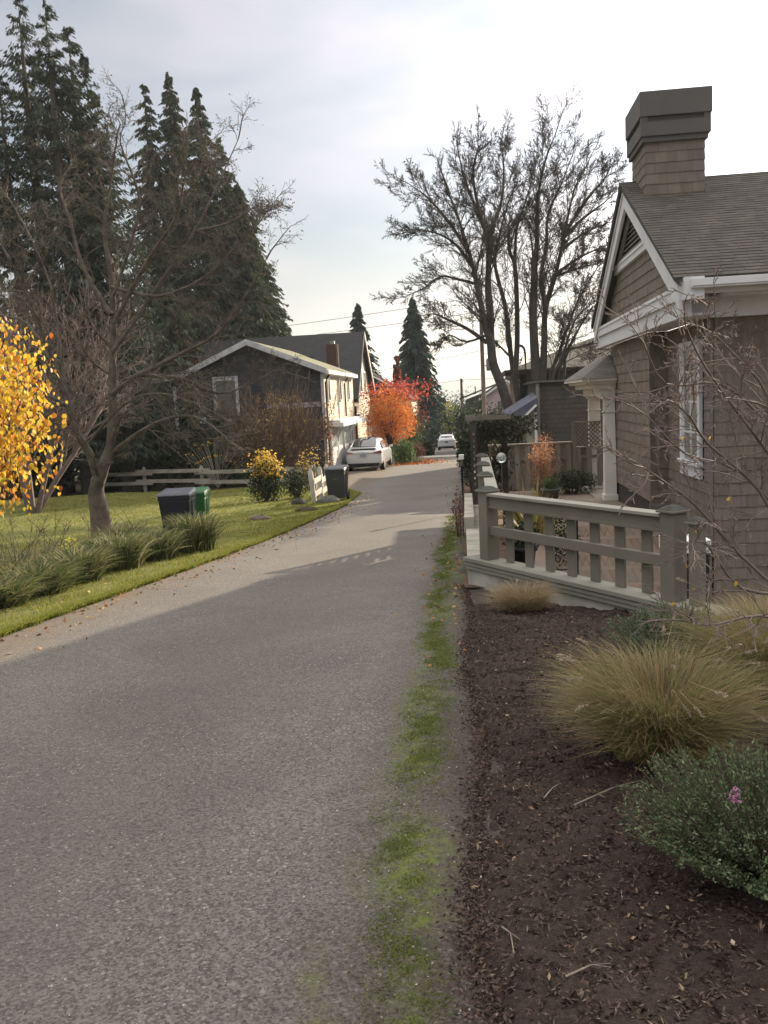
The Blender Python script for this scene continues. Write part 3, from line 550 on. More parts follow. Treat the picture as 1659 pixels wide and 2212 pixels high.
# ---------------------------------------------------------------- dark gabled house with cream garage side, left
M_DSH=shingle_tex('dark_shingle',(.034,.033,.038),.16,.22,amp=.012,var=.2)
M_LAP=siding('cream_lap',(.46,.40,.29),.16,.02,.45,.07)
M_LAP2=siding('cream_lap_wide',(.50,.45,.33),.2,.02,.5,.06)
M_WT2=pm('old_white_trim',(.60,.60,.63),(.42,.42,.43),2.5,.7,.004,25)
M_WT3=pm('clean_white_paint',(.74,.74,.72),(.66,.66,.64),2,.6,.002)
M_MOSSR=shingle_tex('mossy_roof',(.09,.085,.07),.14,.3,'xy',.01,.3,moss=(.12,.13,.03))
M_DROOF=shingle_tex('dark_roof',(.017,.017,.019),.15,.3,'xy',.01,.3)
M_PIPE=pm('brown_downpipe',(.06,.045,.035)); M_DGL=glass('dark_pane',(.04,.045,.05))
hl=thing('gabled_house','dark shingled gable end with cream boarded garage side and mossy roof','house',(-10,45,-2))
gz=-2.6; AX,AZ,EX,EZ=-10.32,4.67,-6.62,3.16; LX,LZ=-13.45,3.34; PX,PZ=-17.0,2.78
k=MB(); k.prism([(-13.2,40,gz),(-6.9,40,gz),(-6.9,40,3.02),(AX,40,AZ-.12),(LX,40,LZ-.15),(-13.2,40,3.2)],(0,10,0)); k.build('wall',M_DSH,hl)
MB().box((-6.895,40.06,gz),(-6.86,50,3.02)).build('side_wall',M_LAP,hl)
MB().box((-6.98,39.955,gz),(-6.84,40.055,3.0)).build('corner_board',M_WT2,hl)
k=MB(); k.prism([(AX,39.7,AZ),(EX,39.7,EZ),(EX,39.7,EZ-.14),(AX,39.7,AZ-.14)],(0,10.2,0)); k.build('roof',M_MOSSR,hl)
k=MB(); k.prism([(AX,39.7,AZ+.002),(AX,39.7,AZ-.14),(LX,39.7,LZ-.14),(LX,39.7,LZ)],(0,10.2,0)); k.build('roof',M_DROOF,hl)
k=MB(); k.prism([(LX-.01,39.7,LZ-.005),(LX-.01,39.7,LZ-.145),(PX,39.7,PZ-.14),(PX,39.7,PZ)],(0,6,0)); k.build('porch_roof',M_DROOF,hl)
def rk(a,b,nm='rake_board',h=.24,y=39.62):
    k=MB(); k.prism([(a[0],y,a[1]+.03),(b[0],y,b[1]+.03),(b[0],y,b[1]-h),(a[0],y,a[1]-h)],(0,.07,0)); k.build(nm,M_WT2,hl)
rk((AX,AZ),(EX-.02,EZ)); rk((LX,LZ),(AX-.002,AZ)); rk((PX,PZ),(LX-.002,LZ))
MB().box((EX-.06,39.66,EZ-.24),(EX+.1,49.9,EZ-.06)).box((-6.86,39.75,EZ-.26),(EX-.061,49.9,EZ-.235)).build('gutter',M_WT3,hl,bevel=.01)
MB().box((-9.6,39.94,1.42),(-6.99,39.998,1.66)).build('belly_band',pm('peeling_paint',(.45,.45,.46),(.08,.08,.085),7,.8,.006,40),hl)
for a,b in ((PX+.15,PX+.27),(LX-.6,LX-.48)): MB().box((a,39.8,gz),(b,39.92,2.7)).build('porch_post',M_WT2,hl)
w=MB(); w.box((-12.15,39.93,2.86),(-10.93,39.996,3.06)).box((-12.15,39.93,1.2),(-12.02,39.996,2.86)).box((-11.06,39.93,1.2),(-10.93,39.996,2.86)); wf=w.build('window',M_WT2,hl); MB().box((-12.02,39.98,1.2),(-11.06,39.992,2.86)).build('pane',glass('grey_blind',(.09,.09,.085),.3),wf)
MB().box((-13.0,39.95,.9),(-12.6,39.998,1.2)).build('wall_box',M_WT2,hl)
for y0,z0,z1 in ((41.05,1.72,2.76),(44.75,1.72,2.78),(47.75,1.72,2.8)):
    w=MB(); y1=y0+.55; w.box((-6.85,y0,z0-.08),(-6.80,y1,z0)).box((-6.85,y0,z1),(-6.815,y1,z1+.08)).box((-6.85,y0-.09,z0-.08),(-6.815,y0-.001,z1+.08)).box((-6.85,y1+.001,z0-.08),(-6.815,y1+.09,z1+.08)); wf=w.build('window',M_WT3,hl)
    MB().box((-6.857,y0,z0),(-6.835,y1,z1)).build('pane',M_DGL,wf)
for i,(y,z0,z1) in enumerate(((40.2,-2.2,2.7),(46.3,.82,2.7))):
    k=MB(); k.tube([(-6.6,y,EZ-.28),(-6.72,y,EZ-.45),(-6.79,y,EZ-.6),(-6.79,y,z0)],.045,8); k.build('downpipe',M_PIPE,hl,True)
k=MB(); k.box((-6.85,40.9,.42),(-6.15,49.7,.62)).box((-6.85,41.0,.625),(-6.3,49.6,.74)); k.build('canopy',M_WT3,hl,bevel=.01)
for y0,y1 in ((40.75,42.6),(42.72,44.55),(44.68,46.5)):
    k=MB(); k.box((-6.85,y0,-2.1),(-6.76,y1,.35)); d=k.build('garage_door',pm('garage_paint',(.50,.51,.53),(.44,.45,.47),2,.55,.002),hl,bevel=.008)
    w=MB(); w.box((-6.757,y0+.12,-2.0),(-6.735,y0+.22,.25)).box((-6.757,y1-.22,-2.0),(-6.735,y1-.12,.25)).box((-6.757,y0+.221,-.75),(-6.735,y1-.221,-.62)); w.build('panel_trim',M_WT3,d)
    for a in (0,1):
        yy=y0+.3+a*(y1-y0-.6)/2; MB().box((-6.757,yy,-.55),(-6.74,yy+(y1-y0-.6)/2-.06,.1)).build('pane',glass('door_pane',(.28,.34,.34),.15),d)
for y in (42.66,46.6):
    k=MB(); pts=[(-6.8,y,-.55),(-6.72,y,-.1),(-6.5,y,.25),(-6.2,y,.41)]; 
    for a,b in zip(pts,pts[1:]): k.bar(a,b,.1,.12,(1,0,.3))
    k.build('arch_brace',M_WT3,hl)
w=MB(); w.box((-6.85,47.2,-.72),(-6.76,48.9,-.62)).box((-6.85,47.2,-.62),(-6.8,47.3,.3)).box((-6.85,48.8,-.62),(-6.8,48.9,.3)).box((-6.85,48.0,-.62),(-6.81,48.1,.3)); wf=w.build('window',M_WT3,hl); MB().box((-6.857,47.3,-.62),(-6.84,48.8,.3)).build('pane',M_DGL,wf)
MB().box((-6.856,46.7,-2.4),(-6.845,50,-.75)).build('base_wall',pm('brown_base',(.09,.07,.055)),hl)
# ---------------------------------------------------------------- taller cream house behind it
h2=thing('steep_roofed_house','cream boarded house with a steep charcoal roof rising behind the garage wing','house',(-10,55,-2.3))
RX=-6.95; ry,rz=54.9,5.93; e0,z0,e1,z1=50.2,1.72,59.4,2.2
k=MB(); k.prism([(RX,50.9,-2.9),(RX,58.9,-2.9),(RX,58.9,z1+.2),(RX,ry,rz-.15),(RX,50.9,z0+.55)],(-13,0,0)); k.build('wall',M_LAP2,h2)
k=MB(); k.prism([(RX+.3,e0,z0),(RX+.3,ry,rz),(RX+.3,ry,rz-.14),(RX+.3,e0,z0-.16)],(-15,0,0)); k.build('roof',M_DROOF,h2)
k=MB(); k.prism([(RX+.3,e1,z1),(RX+.3,ry+.002,rz),(RX+.3,ry+.002,rz-.14),(RX+.3,e1,z1-.16)],(-15,0,0)); k.build('roof',M_DROOF,h2)
k=MB(); k.prism([(RX+.305,ry+.02,rz+.02),(RX+.305,e1,z1+.02),(RX+.305,e1,z1-.22),(RX+.305,ry+.02,rz-.24)],(.06,0,0)); k.build('rake_board',M_WT3,h2)
k=MB(); k.prism([(RX+.305,e0,z0+.02),(RX+.305,ry-.02,rz+.02),(RX+.305,ry-.02,rz-.22),(RX+.305,e0,z0-.24)],(.05,0,0)); k.build('rake_board',pm('dark_fascia',(.035,.033,.035)),h2)
MB().box((RX-13,e0-.12,z0-.2),(RX+.3,e0+.02,z0-.04)).build('gutter',pm('dark_fascia',(.035,.033,.035)),h2)
k=MB().tube([(RX+.08,50.8,1.3),(RX+.08,50.8,-2.4)],.06,8); k.build('downpipe',M_PIPE,h2,True)
for ya,yb,a,b in ((54.0,54.8,2.2,3.9),(56.2,56.8,2.2,3.4),(56.4,57.2,-.9,.6)):
    w=MB(); w.box((RX+.003,ya-.1,a-.1),(RX+.05,ya,b+.1)).box((RX+.003,yb,a-.1),(RX+.05,yb+.1,b+.1)).box((RX+.003,ya,b),(RX+.05,yb,b+.1)).box((RX+.003,ya,a-.1),(RX+.05,yb,a)); wf=w.build('window',M_WT3,h2); MB().box((RX+.003,ya,a),(RX+.02,yb,b)).build('pane',M_DGL,wf)
MB().box((RX+.01,51.9,.6),(RX+.16,52.3,.8)).build('wall_lamp',pm('lamp_metal',(.04,.04,.04)),h2)
k=MB(); k.box((-8.45,50.85,2.4),(-7.85,51.35,5.0)); f=k.build('chimney',pm('chimney_brick',(.09,.045,.035),(.06,.035,.03),6,.9,.01,30),h2); MB().box((-8.2,50.95,5.0),(-7.95,51.2,5.18)).build('flue_cap',pm('zinc',(.35,.36,.38),metal=.6,rough=.5),f); MB().tube([(-7.8,51.1,5.0),(-7.8,51.1,3.7),(-7.72,51.0,3.4)],.05,8).build('flue_pipe',pm('copper_pipe',(.45,.33,.28),metal=.3,rough=.5),f)
for x in (-12.5,-11.3,-9.8): MB().lathe((x,52.9,4.1),((.14,0),(.14,.28),(.2,.28),(.2,.36)),8).build('roof_vent',pm('vent_metal',(.05,.05,.055)),h2)
# third cream house, mostly behind the maple
h3=thing('cream_house','narrow strip of cream house wall with white trims, just past the orange maple','house',(-7,66,-3))
MB().box((-12,62,-3.6),(-4.35,70,1.6)).build('wall',M_LAP2,h3); k=MB(); k.prism([(-12.3,61.7,1.5),(-4.1,61.7,1.5),(-8.2,61.7,4.0)],(0,8.6,0)); k.build('roof',M_DROOF,h3)
MB().box((-4.5,61.92,-3.2),(-4.32,61.998,1.5)).build('corner_board',M_WT3,h3); MB().box((-5.0,61.93,-3.0),(-4.8,61.998,1.4)).build('window_trim',M_WT3,h3)
# ---------------------------------------------------------------- far garage and street things
h4=thing('far_garage','small grey gabled garage at the far end of the lane beyond the white suv','garage',(-3.4,112,-6.5))
k=MB(); k.prism([(-5.0,112,-6.9),(-2.35,112,-6.9),(-2.35,112,-2.75),(-4.0,112,-2.2),(-5.0,112,-2.5)],(0,6,0)); k.build('wall',pm('grey_stucco',(.17,.16,.18)),h4)
k=MB(); k.prism([(-5.5,111.6,-2.75),(-4.0,111.6,-2.1),(-2.0,111.6,-2.85),(-2.0,111.6,-2.65),(-4.0,111.6,-1.9),(-5.5,111.6,-2.55)],(0,7,0)); k.build('roof',pm('pale_roof',(.26,.26,.25)),h4)
MB().box((-2.6,111.9,-6.5),(-2.3,111.99,-3.1)).build('corner_board',pm('warm_cream_trim',(.6,.55,.45)),h4)  # corner board in a pale warm cream
# ---------------------------------------------------------------- right background buildings
sh=thing('garden_shed','small cream shed with blue-grey lean-to roof, left of the dark shingled wing','shed',(1.8,31,-1.5))
MB().box((1.50,30,-1.9),(2.12,33.5,.72)).build('wall',pm('cream_stucco',(.29,.27,.21),(.25,.235,.19)),sh)
k=MB(); k.hexa([(1.16,29.6,.76),(2.2,29.6,1.06),(2.35,34,1.25),(1.2,34,.86)],[(1.16,29.6,.84),(2.2,29.6,1.42),(2.35,34,1.60),(1.2,34,.95)]); k.build('roof',pm('blue_roof',(.075,.08,.115),(.10,.10,.13)),sh)
k=MB(); k.bar((1.42,29.55,.50),(2.16,29.55,1.17),.05,.07); k.build('gutter',M_WT3,sh)
k=MB(); k.prism([(1.16,29.58,.76),(1.42,29.58,.48),(2.2,29.58,1.20),(2.2,29.58,1.40)],(0,.1,0)); k.build('fascia',pm('blue_roof',(.075,.08,.115)),sh)
MB().box((1.83,29.95,-1.5),(2.03,29.998,.42)).build('door',pm('cream_door',(.38,.36,.28)),sh); MB().box((2.10,29.93,-1.6),(2.19,29.998,.9)).build('downpipe',M_WT3,sh)
gw=thing('shingled_wing','windowless dark brown shingled wing standing behind the board fence','building',(4,33,-1.6))
M_BRS=shingle_tex('brown_shingle',(.070,.060,.050),.17,.24,amp=.01,var=.2)
MB().box((2.42,31.6,-1.9),(8.5,38,1.93)).build('wall',M_BRS,gw); MB().box((2.30,31.45,-1.9),(2.415,31.7,1.9)).build('corner_board',pm('grey_trim',(.22,.21,.19)),gw); MB().box((2.25,31.4,1.93),(8.6,38.2,1.99)).build('roof',pm('roof_edge',(.13,.125,.115)),gw)
hu=thing('half_timbered_house','tan half-timbered house with low hipped roof behind the bare trees','house',(6,43,-2))
MB().box((2.2,40,-2.5),(14,50,2.65)).build('wall',pm('tan_stucco',(.20,.175,.135),(.17,.15,.12)),hu)
k=MB(); k.hexa([(1.55,39.1,2.6),(14.6,39.1,2.6),(14.6,50.9,2.6),(1.55,50.9,2.6)],[(6.7,44.8,4.35),(9.5,44.8,4.35),(9.5,45.2,4.35),(6.7,45.2,4.35)]); k.build('roof',shingle_tex('tan_roof',(.075,.068,.056),.15,.3,'xy',.01,.2),hu)
k=MB(); k.box((1.5,39.02,2.42),(14.6,39.12,2.62)).box((1.5,39.121,2.42),(1.6,50.9,2.62)); k.build('fascia',pm('brown_fascia',(.09,.075,.06)),hu); MB().box((1.61,39.13,2.55),(14.5,39.99,2.598)).build('soffit',pm('brown_soffit',(.16,.11,.07)),hu)
for x in (2.2,3.35,4.8,5.95): MB().box((x,39.95,-2),(x+.22,39.998,2.55)).build('timber',pm('dark_timber',(.05,.042,.036)),hu)
MB().box((3.98,39.94,1.75),(4.72,39.99,2.4)).build('window_blind',pm('white_blind',(.36,.35,.29)),hu); MB().box((2.55,39.94,.2),(2.75,39.99,2.3)).build('window_frame',pm('white_blind',(.36,.35,.29)),hu)
hp=thing('pink_house','pink gabled house with white rake boards seen past the leaning trunk','house',(3,78,-3))
k=MB(); k.prism([(.9,75,-4),(4.9,75,-4),(4.9,75,1.45),(2.95,75,2.5),(.9,75,1.25)],(0,8,0)); k.build('wall',pm('pink_stucco',(.46,.36,.38),(.42,.33,.35)),hp)
for a,b in (((.6,1.1),(2.95,2.6)),((2.96,2.6),(5.2,1.4))): MB().prism([(a[0],74.7,a[1]),(b[0],74.7,b[1]),(b[0],74.7,b[1]+.2),(a[0],74.7,a[1]+.2)],(0,.2,0)).build('rake_board',M_WT3,hp)
for a,b in (((.6,1.3),(2.95,2.8)),((2.96,2.8),(5.2,1.6))): MB().prism([(a[0],74.91,a[1]),(b[0],74.91,b[1]),(b[0],74.91,b[1]+.12),(a[0],74.91,a[1]+.12)],(0,8.5,0)).build('roof',M_DROOF,hp)
for x in (2.2,3.6): MB().box((x,74.93,.3),(x+.5,74.99,1.0)).build('window',glass('far_pane',(.12,.13,.14)),hp)
MB().box((3.0,77,2.6),(3.5,77.5,3.2)).build('chimney',pm('grey_chimney',(.1,.1,.1)),hp)
hd=thing('dark_roofed_house','grey house with dark sloping roof behind the pink house','house',(1,84,-3))
k=MB(); k.prism([(-.6,80,-4),(3.2,80,-4),(3.2,80,2.5),(-.6,80,1.2)],(0,9,0)); k.build('wall',pm('grey_wall',(.13,.13,.14)),hd)
MB().prism([(-1.1,79.6,1.25),(3.4,79.6,2.8),(3.4,79.6,2.95),(-1.1,79.6,1.4)],(0,9.5,0)).build('roof',M_DROOF,hd); MB().box((.3,82,1.7),(.4,82.1,2.4)).build('vent_pipe',M_PIPE,hd)
M_POLE=pm('pole_wood',(.17,.13,.11),(.13,.10,.085),4,.9,.006)
def pole(x,y,top,r,label,arm=None):
    t=thing('utility_pole',label,'utility pole',(x,y,float(g(y)))); MB().tube([(x,y,float(g(y))-.5),(x,y,top)],[r,r*.75],12).build('shaft',M_POLE,t,True)
    if arm: MB().box((x-arm,y-.06,top-1.0),(x+arm,y+.06,top-.88)).build('crossarm',M_POLE,t)
    for i,dz in enumerate((-.4,-1.9)): MB().lathe((x+r,y-.08,top+dz),((.05,0),(.08,.06),(.05,.12),(.07,.2)),8).build('insulator',pm('porcelain',(.2,.2,.21),rough=.4),t)
    return t
p1=pole(.82,60,8.6,.165,'tall brown utility pole rising behind the leaning bare tree'); k=MB(); k.lathe((1.35,59.8,3.2),((.28,0),(.3,.1),(.3,.75),(.22,.85)),12); k.build('transformer',pm('transformer_grey',(.16,.17,.19),rough=.5),p1,True); MB().box((.98,59.78,3.5),(1.1,59.9,3.6)).build('bracket',M_POLE,p1)
pole(-1.08,95,3.45,.17,'short distant utility pole left of the tall one')
def wire(a,b,sag,label):
    P=[np.array(a)*(1-t)+np.array(b)*t-np.array([0,0,sag*4*t*(1-t)]) for t in np.linspace(0,1,25)]
    tag(MB().tube(P,.016,5).build('power_wire',pm('wire_rubber',(.03,.03,.03)),None,True),label,'wire')
wire((-60,75,7.3),(.82,60,8.2),.9,'highest power line crossing left over the steep roof to the pole'); wire((-60,72,6.2),(.82,60,7.2),.8,'second power line crossing left below the highest one')
wire((-40,86,2.5),(.82,60,4.6),.7,'power line sagging past the spruce to the tall pole'); wire((-40,90,2.0),(-1.08,95,3.3),.5,'lower power line reaching the short distant pole'); wire((.82,60,4.4),(26,60,6.5),.8,'power line leaving the tall pole to the right behind the bare trees')
wire((-1.08,95,1.6),(-30,70,.8),.5,'thick cable low on the short distant pole'); wire((-1.08,95,3.3),(22,100,5.4),.6,'power line running right from the short distant pole')
# ---------------------------------------------------------------- vegetation builders
M_BARK=pm('dark_bark',(.085,.068,.055),(.05,.042,.035),6,.95,.02,35)
M_BARK2=pm('maple_bark',(.10,.085,.075),(.065,.055,.048),5,.95,.02,30)
M_APPLE=pm('lichen_twig',(.15,.125,.105),(.07,.058,.048),5,.9,.006,40)
M_CED=leafmat('cedar_spray',[(.020,.036,.020),(.040,.060,.032),(.062,.078,.036),(.030,.050,.032),(.085,.085,.042)],.2,.75)
M_FIR=leafmat('fir_spray',[(.024,.038,.028),(.046,.062,.042),(.036,.052,.034),(.074,.080,.050)],.15,.75)
M_SPR=leafmat('spruce_spray',[(.016,.034,.028),(.032,.056,.045),(.045,.07,.055)],.15,.75)
M_EVG=leafmat('evergreen_leaf',[(.010,.022,.010),(.025,.040,.014),(.035,.052,.02),(.018,.03,.014)],.2,.6)
def conifer(name,label,cat,x,y,H,Rb,mat,nb=420,m=44,s=.42,p=.85,droop=.5,asp=.34,group=None,tiers=0,z0=None,tops=1,skirt=.06):
    zb=float(gl(x,y)) if z0 is None else z0; t=thing(name,label,cat,(x,y,zb),group)
    T=Tubes(); T.add([(x,y,zb-.2),(x+.05,y,zb+H*.4),(x-.03,y,zb+H*.75),(x,y,zb+H*.98)],[.018*H+.05,.013*H+.03,.006*H+.02,.01],7); 
    C=[];A=[];S_=[]
    for k in range(tops):
        ox=0 if k==0 else rng.uniform(-.6,.6)*Rb*.5; hh=H*(1 if k==0 else rng.uniform(.82,.95)); n=nb//tops
        z=skirt+(1-skirt)*rng.random(n)**1.25
        if tiers: z=np.clip((np.floor(z*tiers)+.75*rng.random(n))/tiers,.03,.985)
        th=rng.random(n)*2*np.pi; Lb=Rb*((1-z)**p)*rng.uniform(.55,1.12,n)+.12
        tt=rng.uniform(.12,1,(n,m)); r=Lb[:,None]*tt
        zz=z[:,None]*hh+Lb[:,None]*(.28*tt-droop*tt**2)+rng.normal(0,.06,(n,m))
        dth=rng.normal(0,.12,(n,m))*1.0
        X=x+ox*(z[:,None]**.0)*1.0+r*np.cos(th[:,None]+dth); Y=y+r*np.sin(th[:,None]+dth)
        C.append(np.stack([X,Y,zb+zz],-1).reshape(-1,3)); ax=np.stack([np.cos(th[:,None]+dth*4),np.sin(th[:,None]+dth*4),-.45-rng.random((n,m))*1.0],-1).reshape(-1,3); A.append(ax); S_.append((s*rng.uniform(.55,1.25,(n,m))*(1-.35*(z[:,None]>.9))).ravel())
        mt=30; C.append(np.stack([x+ox+rng.normal(0,.05,mt),y+rng.normal(0,.05,mt),zb+hh*(1-.09*rng.random(mt)**1.0)],-1)); A.append(np.stack([rng.normal(0,.5,mt),rng.normal(0,.5,mt),np.ones(mt)],-1)); S_.append(np.full(mt,s*.7))
        for i in range(0,n,6): T.add([(x+ox,y,zb+z[i]*hh),(x+ox+Lb[i]*.5*math.cos(th[i]),y+Lb[i]*.5*math.sin(th[i]),zb+z[i]*hh+Lb[i]*.1),(x+ox+Lb[i]*math.cos(th[i]),y+Lb[i]*math.sin(th[i]),zb+z[i]*hh+Lb[i]*(.26-droop))],[.05,.03,.008],3)
    T.build('trunk',M_BARK,t); leaves('crown',np.concatenate(C),np.concatenate(S_),mat,t,axis=np.concatenate(A),aspect=asp); return t
def blob(C,Rr,n,shell=.45,lump=.28,seed=0,flatb=-1):
    """points through a lumpy ellipsoid, denser towards its outside"""
    d=unit(rng.normal(size=(n,3))); r=rng.random(n)**shell
    q=1+lump*(np.sin(d[:,0]*5+seed)*np.sin(d[:,1]*4+seed*2)*np.cos(d[:,2]*5+seed)+.5*np.sin(d[:,0]*11+seed*3)*np.sin(d[:,2]*9+d[:,1]*8))
    P=d*(r*q)[:,None]*np.array(Rr); P=P[P[:,2]>flatb*Rr[2]]; return P+np.array(C)
def bush(name,label,cat,x,y,Rx,Rz,mat,n=2500,s=.12,asp=.6,group=None,stem=M_BARK,Ry=None,z0=None,lump=.28,cz=None,stems=9,flatb=-1,sr=.012,shell=.45):
    zb=float(gl(x,y)) if z0 is None else z0; t=thing(name,label,cat,(x,y,zb),group); cz=Rz if cz is None else cz; Ry=Ry or Rx
    P=blob((x,y,zb+cz),(Rx,Ry,Rz),n,seed=x*3+y,lump=lump,flatb=flatb,shell=shell); P=P[P[:,2]>zb-.05]
    leaves('foliage',P,s*rng.uniform(.6,1.3,len(P)),mat,t,aspect=asp)
    T=Tubes()
    for i in range(stems):
        a=rng.random()*6.28; u=rng.random()**.5; e=np.array([x+Rx*.8*u*math.cos(a),y+Ry*.8*u*math.sin(a),zb+cz+Rz*.7*rng.uniform(.2,1)]); b=np.array([x+.06*math.cos(a),y+.06*math.sin(a),zb-.05]); T.add([b,b*.6+e*.4+np.array([0,0,.12*Rz]),e],[sr*2,sr*1.4,sr*.5],4)
    T.build('stem',stem,t); return t
def rot_about(v,ax,a):
    ax=unit(ax); return v*math.cos(a)+np.cross(ax,v)*math.sin(a)+ax*np.dot(ax,v)*(1-math.cos(a))
def grow(T,p,d,L,r,lv,cfg,tips):
    """branch with children; cfg: kids per level, angle, tropism, wobble, ratios"""
    n=5 if lv<cfg['max'] else 3; P=[p]; q=p; dd=d
    for i in range(n-1):
        dd=unit(dd+rng.normal(0,cfg['wob'],3)+np.array([0,0,cfg['up']])); q=q+dd*L/(n-1); P.append(q)
    rr=np.linspace(r,max(r*cfg['tap'],cfg['rmin']*.7),n); (T if lv<2 else getattr(T,'fine',T)).add(P,rr,6 if lv==0 else (4 if lv<cfg['max']-1 else 3))
    if lv>=cfg['max']: tips.append(P[-1]); return
    kids(T,P,L,r,lv,cfg,tips)
def kids(T,P,L,r,lv,cfg,tips,t0=.2):
    P=np.asarray(P); m=cfg['kids'][lv]; m=max(1,int(round(m*rng.uniform(.75,1.25))))
    for j in range(m):
        t=t0+(1-t0)*(j+rng.random())/m; f=t*(len(P)-1); i=min(int(f),len(P)-2); u=f-i; q=P[i]*(1-u)+P[i+1]*u; tan=unit(P[i+1]-P[i])
        ax=unit(np.cross(tan,rng.normal(size=3))); a=cfg['ang']*rng.uniform(.6,1.3); nd=rot_about(tan,ax,a)
        if 'bias' in cfg: nd=unit(nd+np.array(cfg['bias'])*rng.random())
        ln=L*cfg['lr']*rng.uniform(.6,1.15)*(1-(cfg.get('tt',.45) if lv==0 else .4)*t); grow(T,q,nd,ln,max(r*(1-.55*t)*cfg['rr'],cfg['rmin']),lv+1,cfg,tips)
    if lv<cfg['max']: grow(T,P[-1],unit(P[-1]-P[-2]),L*cfg['lr']*cfg.get('te',.7),max(r*cfg['tap'],cfg['rmin']),lv+1,cfg,tips)
def resample(P,k=3):
    P=np.asarray(P,float); out=[]
    for i in range(len(P)-1):
        p0,p1,p2,p3=P[max(i-1,0)],P[i],P[i+1],P[min(i+2,len(P)-1)]
        for j in range(k):
            t=j/k; out.append(.5*((2*p1)+(-p0+p2)*t+(2*p0-5*p1+4*p2-p3)*t*t+(-p0+3*p1-3*p2+p3)*t**3))
    out.append(P[-1]); return np.array(out)
def guided(T,pix,y,r0,r1,lv,cfg,tips,dy=0,conv=None,t0=.3,kid=None):
    """a limb seen in the photo: image points at depth y (dy = how far it leans away by its end)"""
    n=len(pix); P=[]
    for i,(a,b) in enumerate(pix):
        if conv: a,b=conv(a,b)
        P.append(at_y(a,b,y+dy*(i/(n-1))**1.3))
    P=resample(P); P=P[:max(4,int(len(P)*cfg.get('cut',1)))]; L=float(np.linalg.norm(np.diff(P,axis=0),axis=1).sum()); T.add(P,np.linspace(r0,r1,len(P)),8)
    c=dict(cfg); 
    if kid: c['kids']=[*cfg['kids'][:lv],kid*cfg.get('km',1),*cfg['kids'][lv+1:]]
    kids(T,P,min(L,cfg.get('lmax',L)),r0*.75,lv,c,tips,t0); return P
z6=lambda a,b:((1150+a/1.843)*.6777,(330+b/1.843)*.6777)
cfgB=dict(kids=[17,9,6,4],max=4,ang=.6,up=.035,wob=.17,tap=.3,lr=.52,rr=.32,rmin=.0062,lmax=5.0,km=1.1,tt=.52,te=.6,cut=.82)
def bigtree(label,limbs,base,y,group='large bare maples between the houses'):
    t=thing('bare_tree',label,'tree',(base[0],base[1],float(g(base[1]))),group); T=Tubes(); T.fine=Tubes(); tips=[]
    for pix,r0,r1,dy,t0,kid in limbs: guided(T,pix,y,r0,r1,0,cfgB,tips,dy,z6,t0,kid)
    T.build('trunk',M_BARK2,t); tp=np.array(tips); tp=tp[rng.random(len(tp))<.02]
    V,F=cat_mesh([T.fine.arrays(),leaf_arrays(tp+rng.normal(0,.05,tp.shape),rng.uniform(.06,.13,len(tp)),aspect=.6)]); mesh_obj('crown',V,F,M_BARK2,t); return t
b0=at_y(*z6(880,1850),37); 
bigtree('big leafless maple whose thick trunk leans left out of the shed roof',[
 ([(905,1990),(880,1830),(825,1650),(778,1530),(762,1400),(735,1320),(700,1150),(668,1000),(632,860),(565,650),(500,480),(430,290),(365,150)],.27,.03,-1,.42,20),
 ([(762,1390),(758,1200),(748,1080),(752,900),(742,760),(690,640),(620,470),(560,290),(530,190)],.19,.03,1.5,.3,20),
 ([(742,1405),(620,1320),(500,1265),(420,1235),(385,1300)],.10,.02,1,.2,14),([(680,1060),(560,1030),(470,1015),(380,1080),(250,1135),(135,1130)],.07,.012,-1,.15,12),
 ([(655,960),(560,830),(440,760),(300,740),(180,760)],.08,.015,-2,.2,13),([(640,880),(520,700),(400,560),(280,470),(180,410)],.09,.015,1,.2,14),
 ([(740,1360),(620,1400),(520,1360),(470,1420),(420,1490)],.06,.012,-1,.2,9),([(750,760),(820,600),(840,430),(830,260),(800,130)],.10,.02,1,.25,15),
 ([(740,780),(680,560),(660,400),(690,250),(720,130)],.09,.018,-1,.25,14)],(b0[0],37),37)
b1=at_y(*z6(940,1850),38.5)
bigtree('slimmer leafless maple with a cut-off top, between the leaning trunk and the clump',[
 ([(960,1990),(935,1800),(905,1620),(882,1480),(850,1200),(800,1010),(790,900),(820,760),(860,600),(930,450),(980,360)],.17,.03,1,.3,16),
 ([(905,1620),(918,1430),(918,1200),(905,950),(872,860),(872,680),(880,470)],.13,.07,-1,.35,10),([(905,960),(915,740),(960,600),(1010,430),(1030,260)],.08,.02,-1,.2,12),
 ([(870,1480),(800,1410),(740,1370)],.06,.03,0,.4,5),([(918,1420),(960,1440),(968,1560),(960,1700)],.07,.03,1,.5,5),([(800,1000),(760,880),(740,800)],.06,.02,-1,.3,6)],(b1[0],38.5),38.5)
b2=at_y(*z6(1060,1850),38)
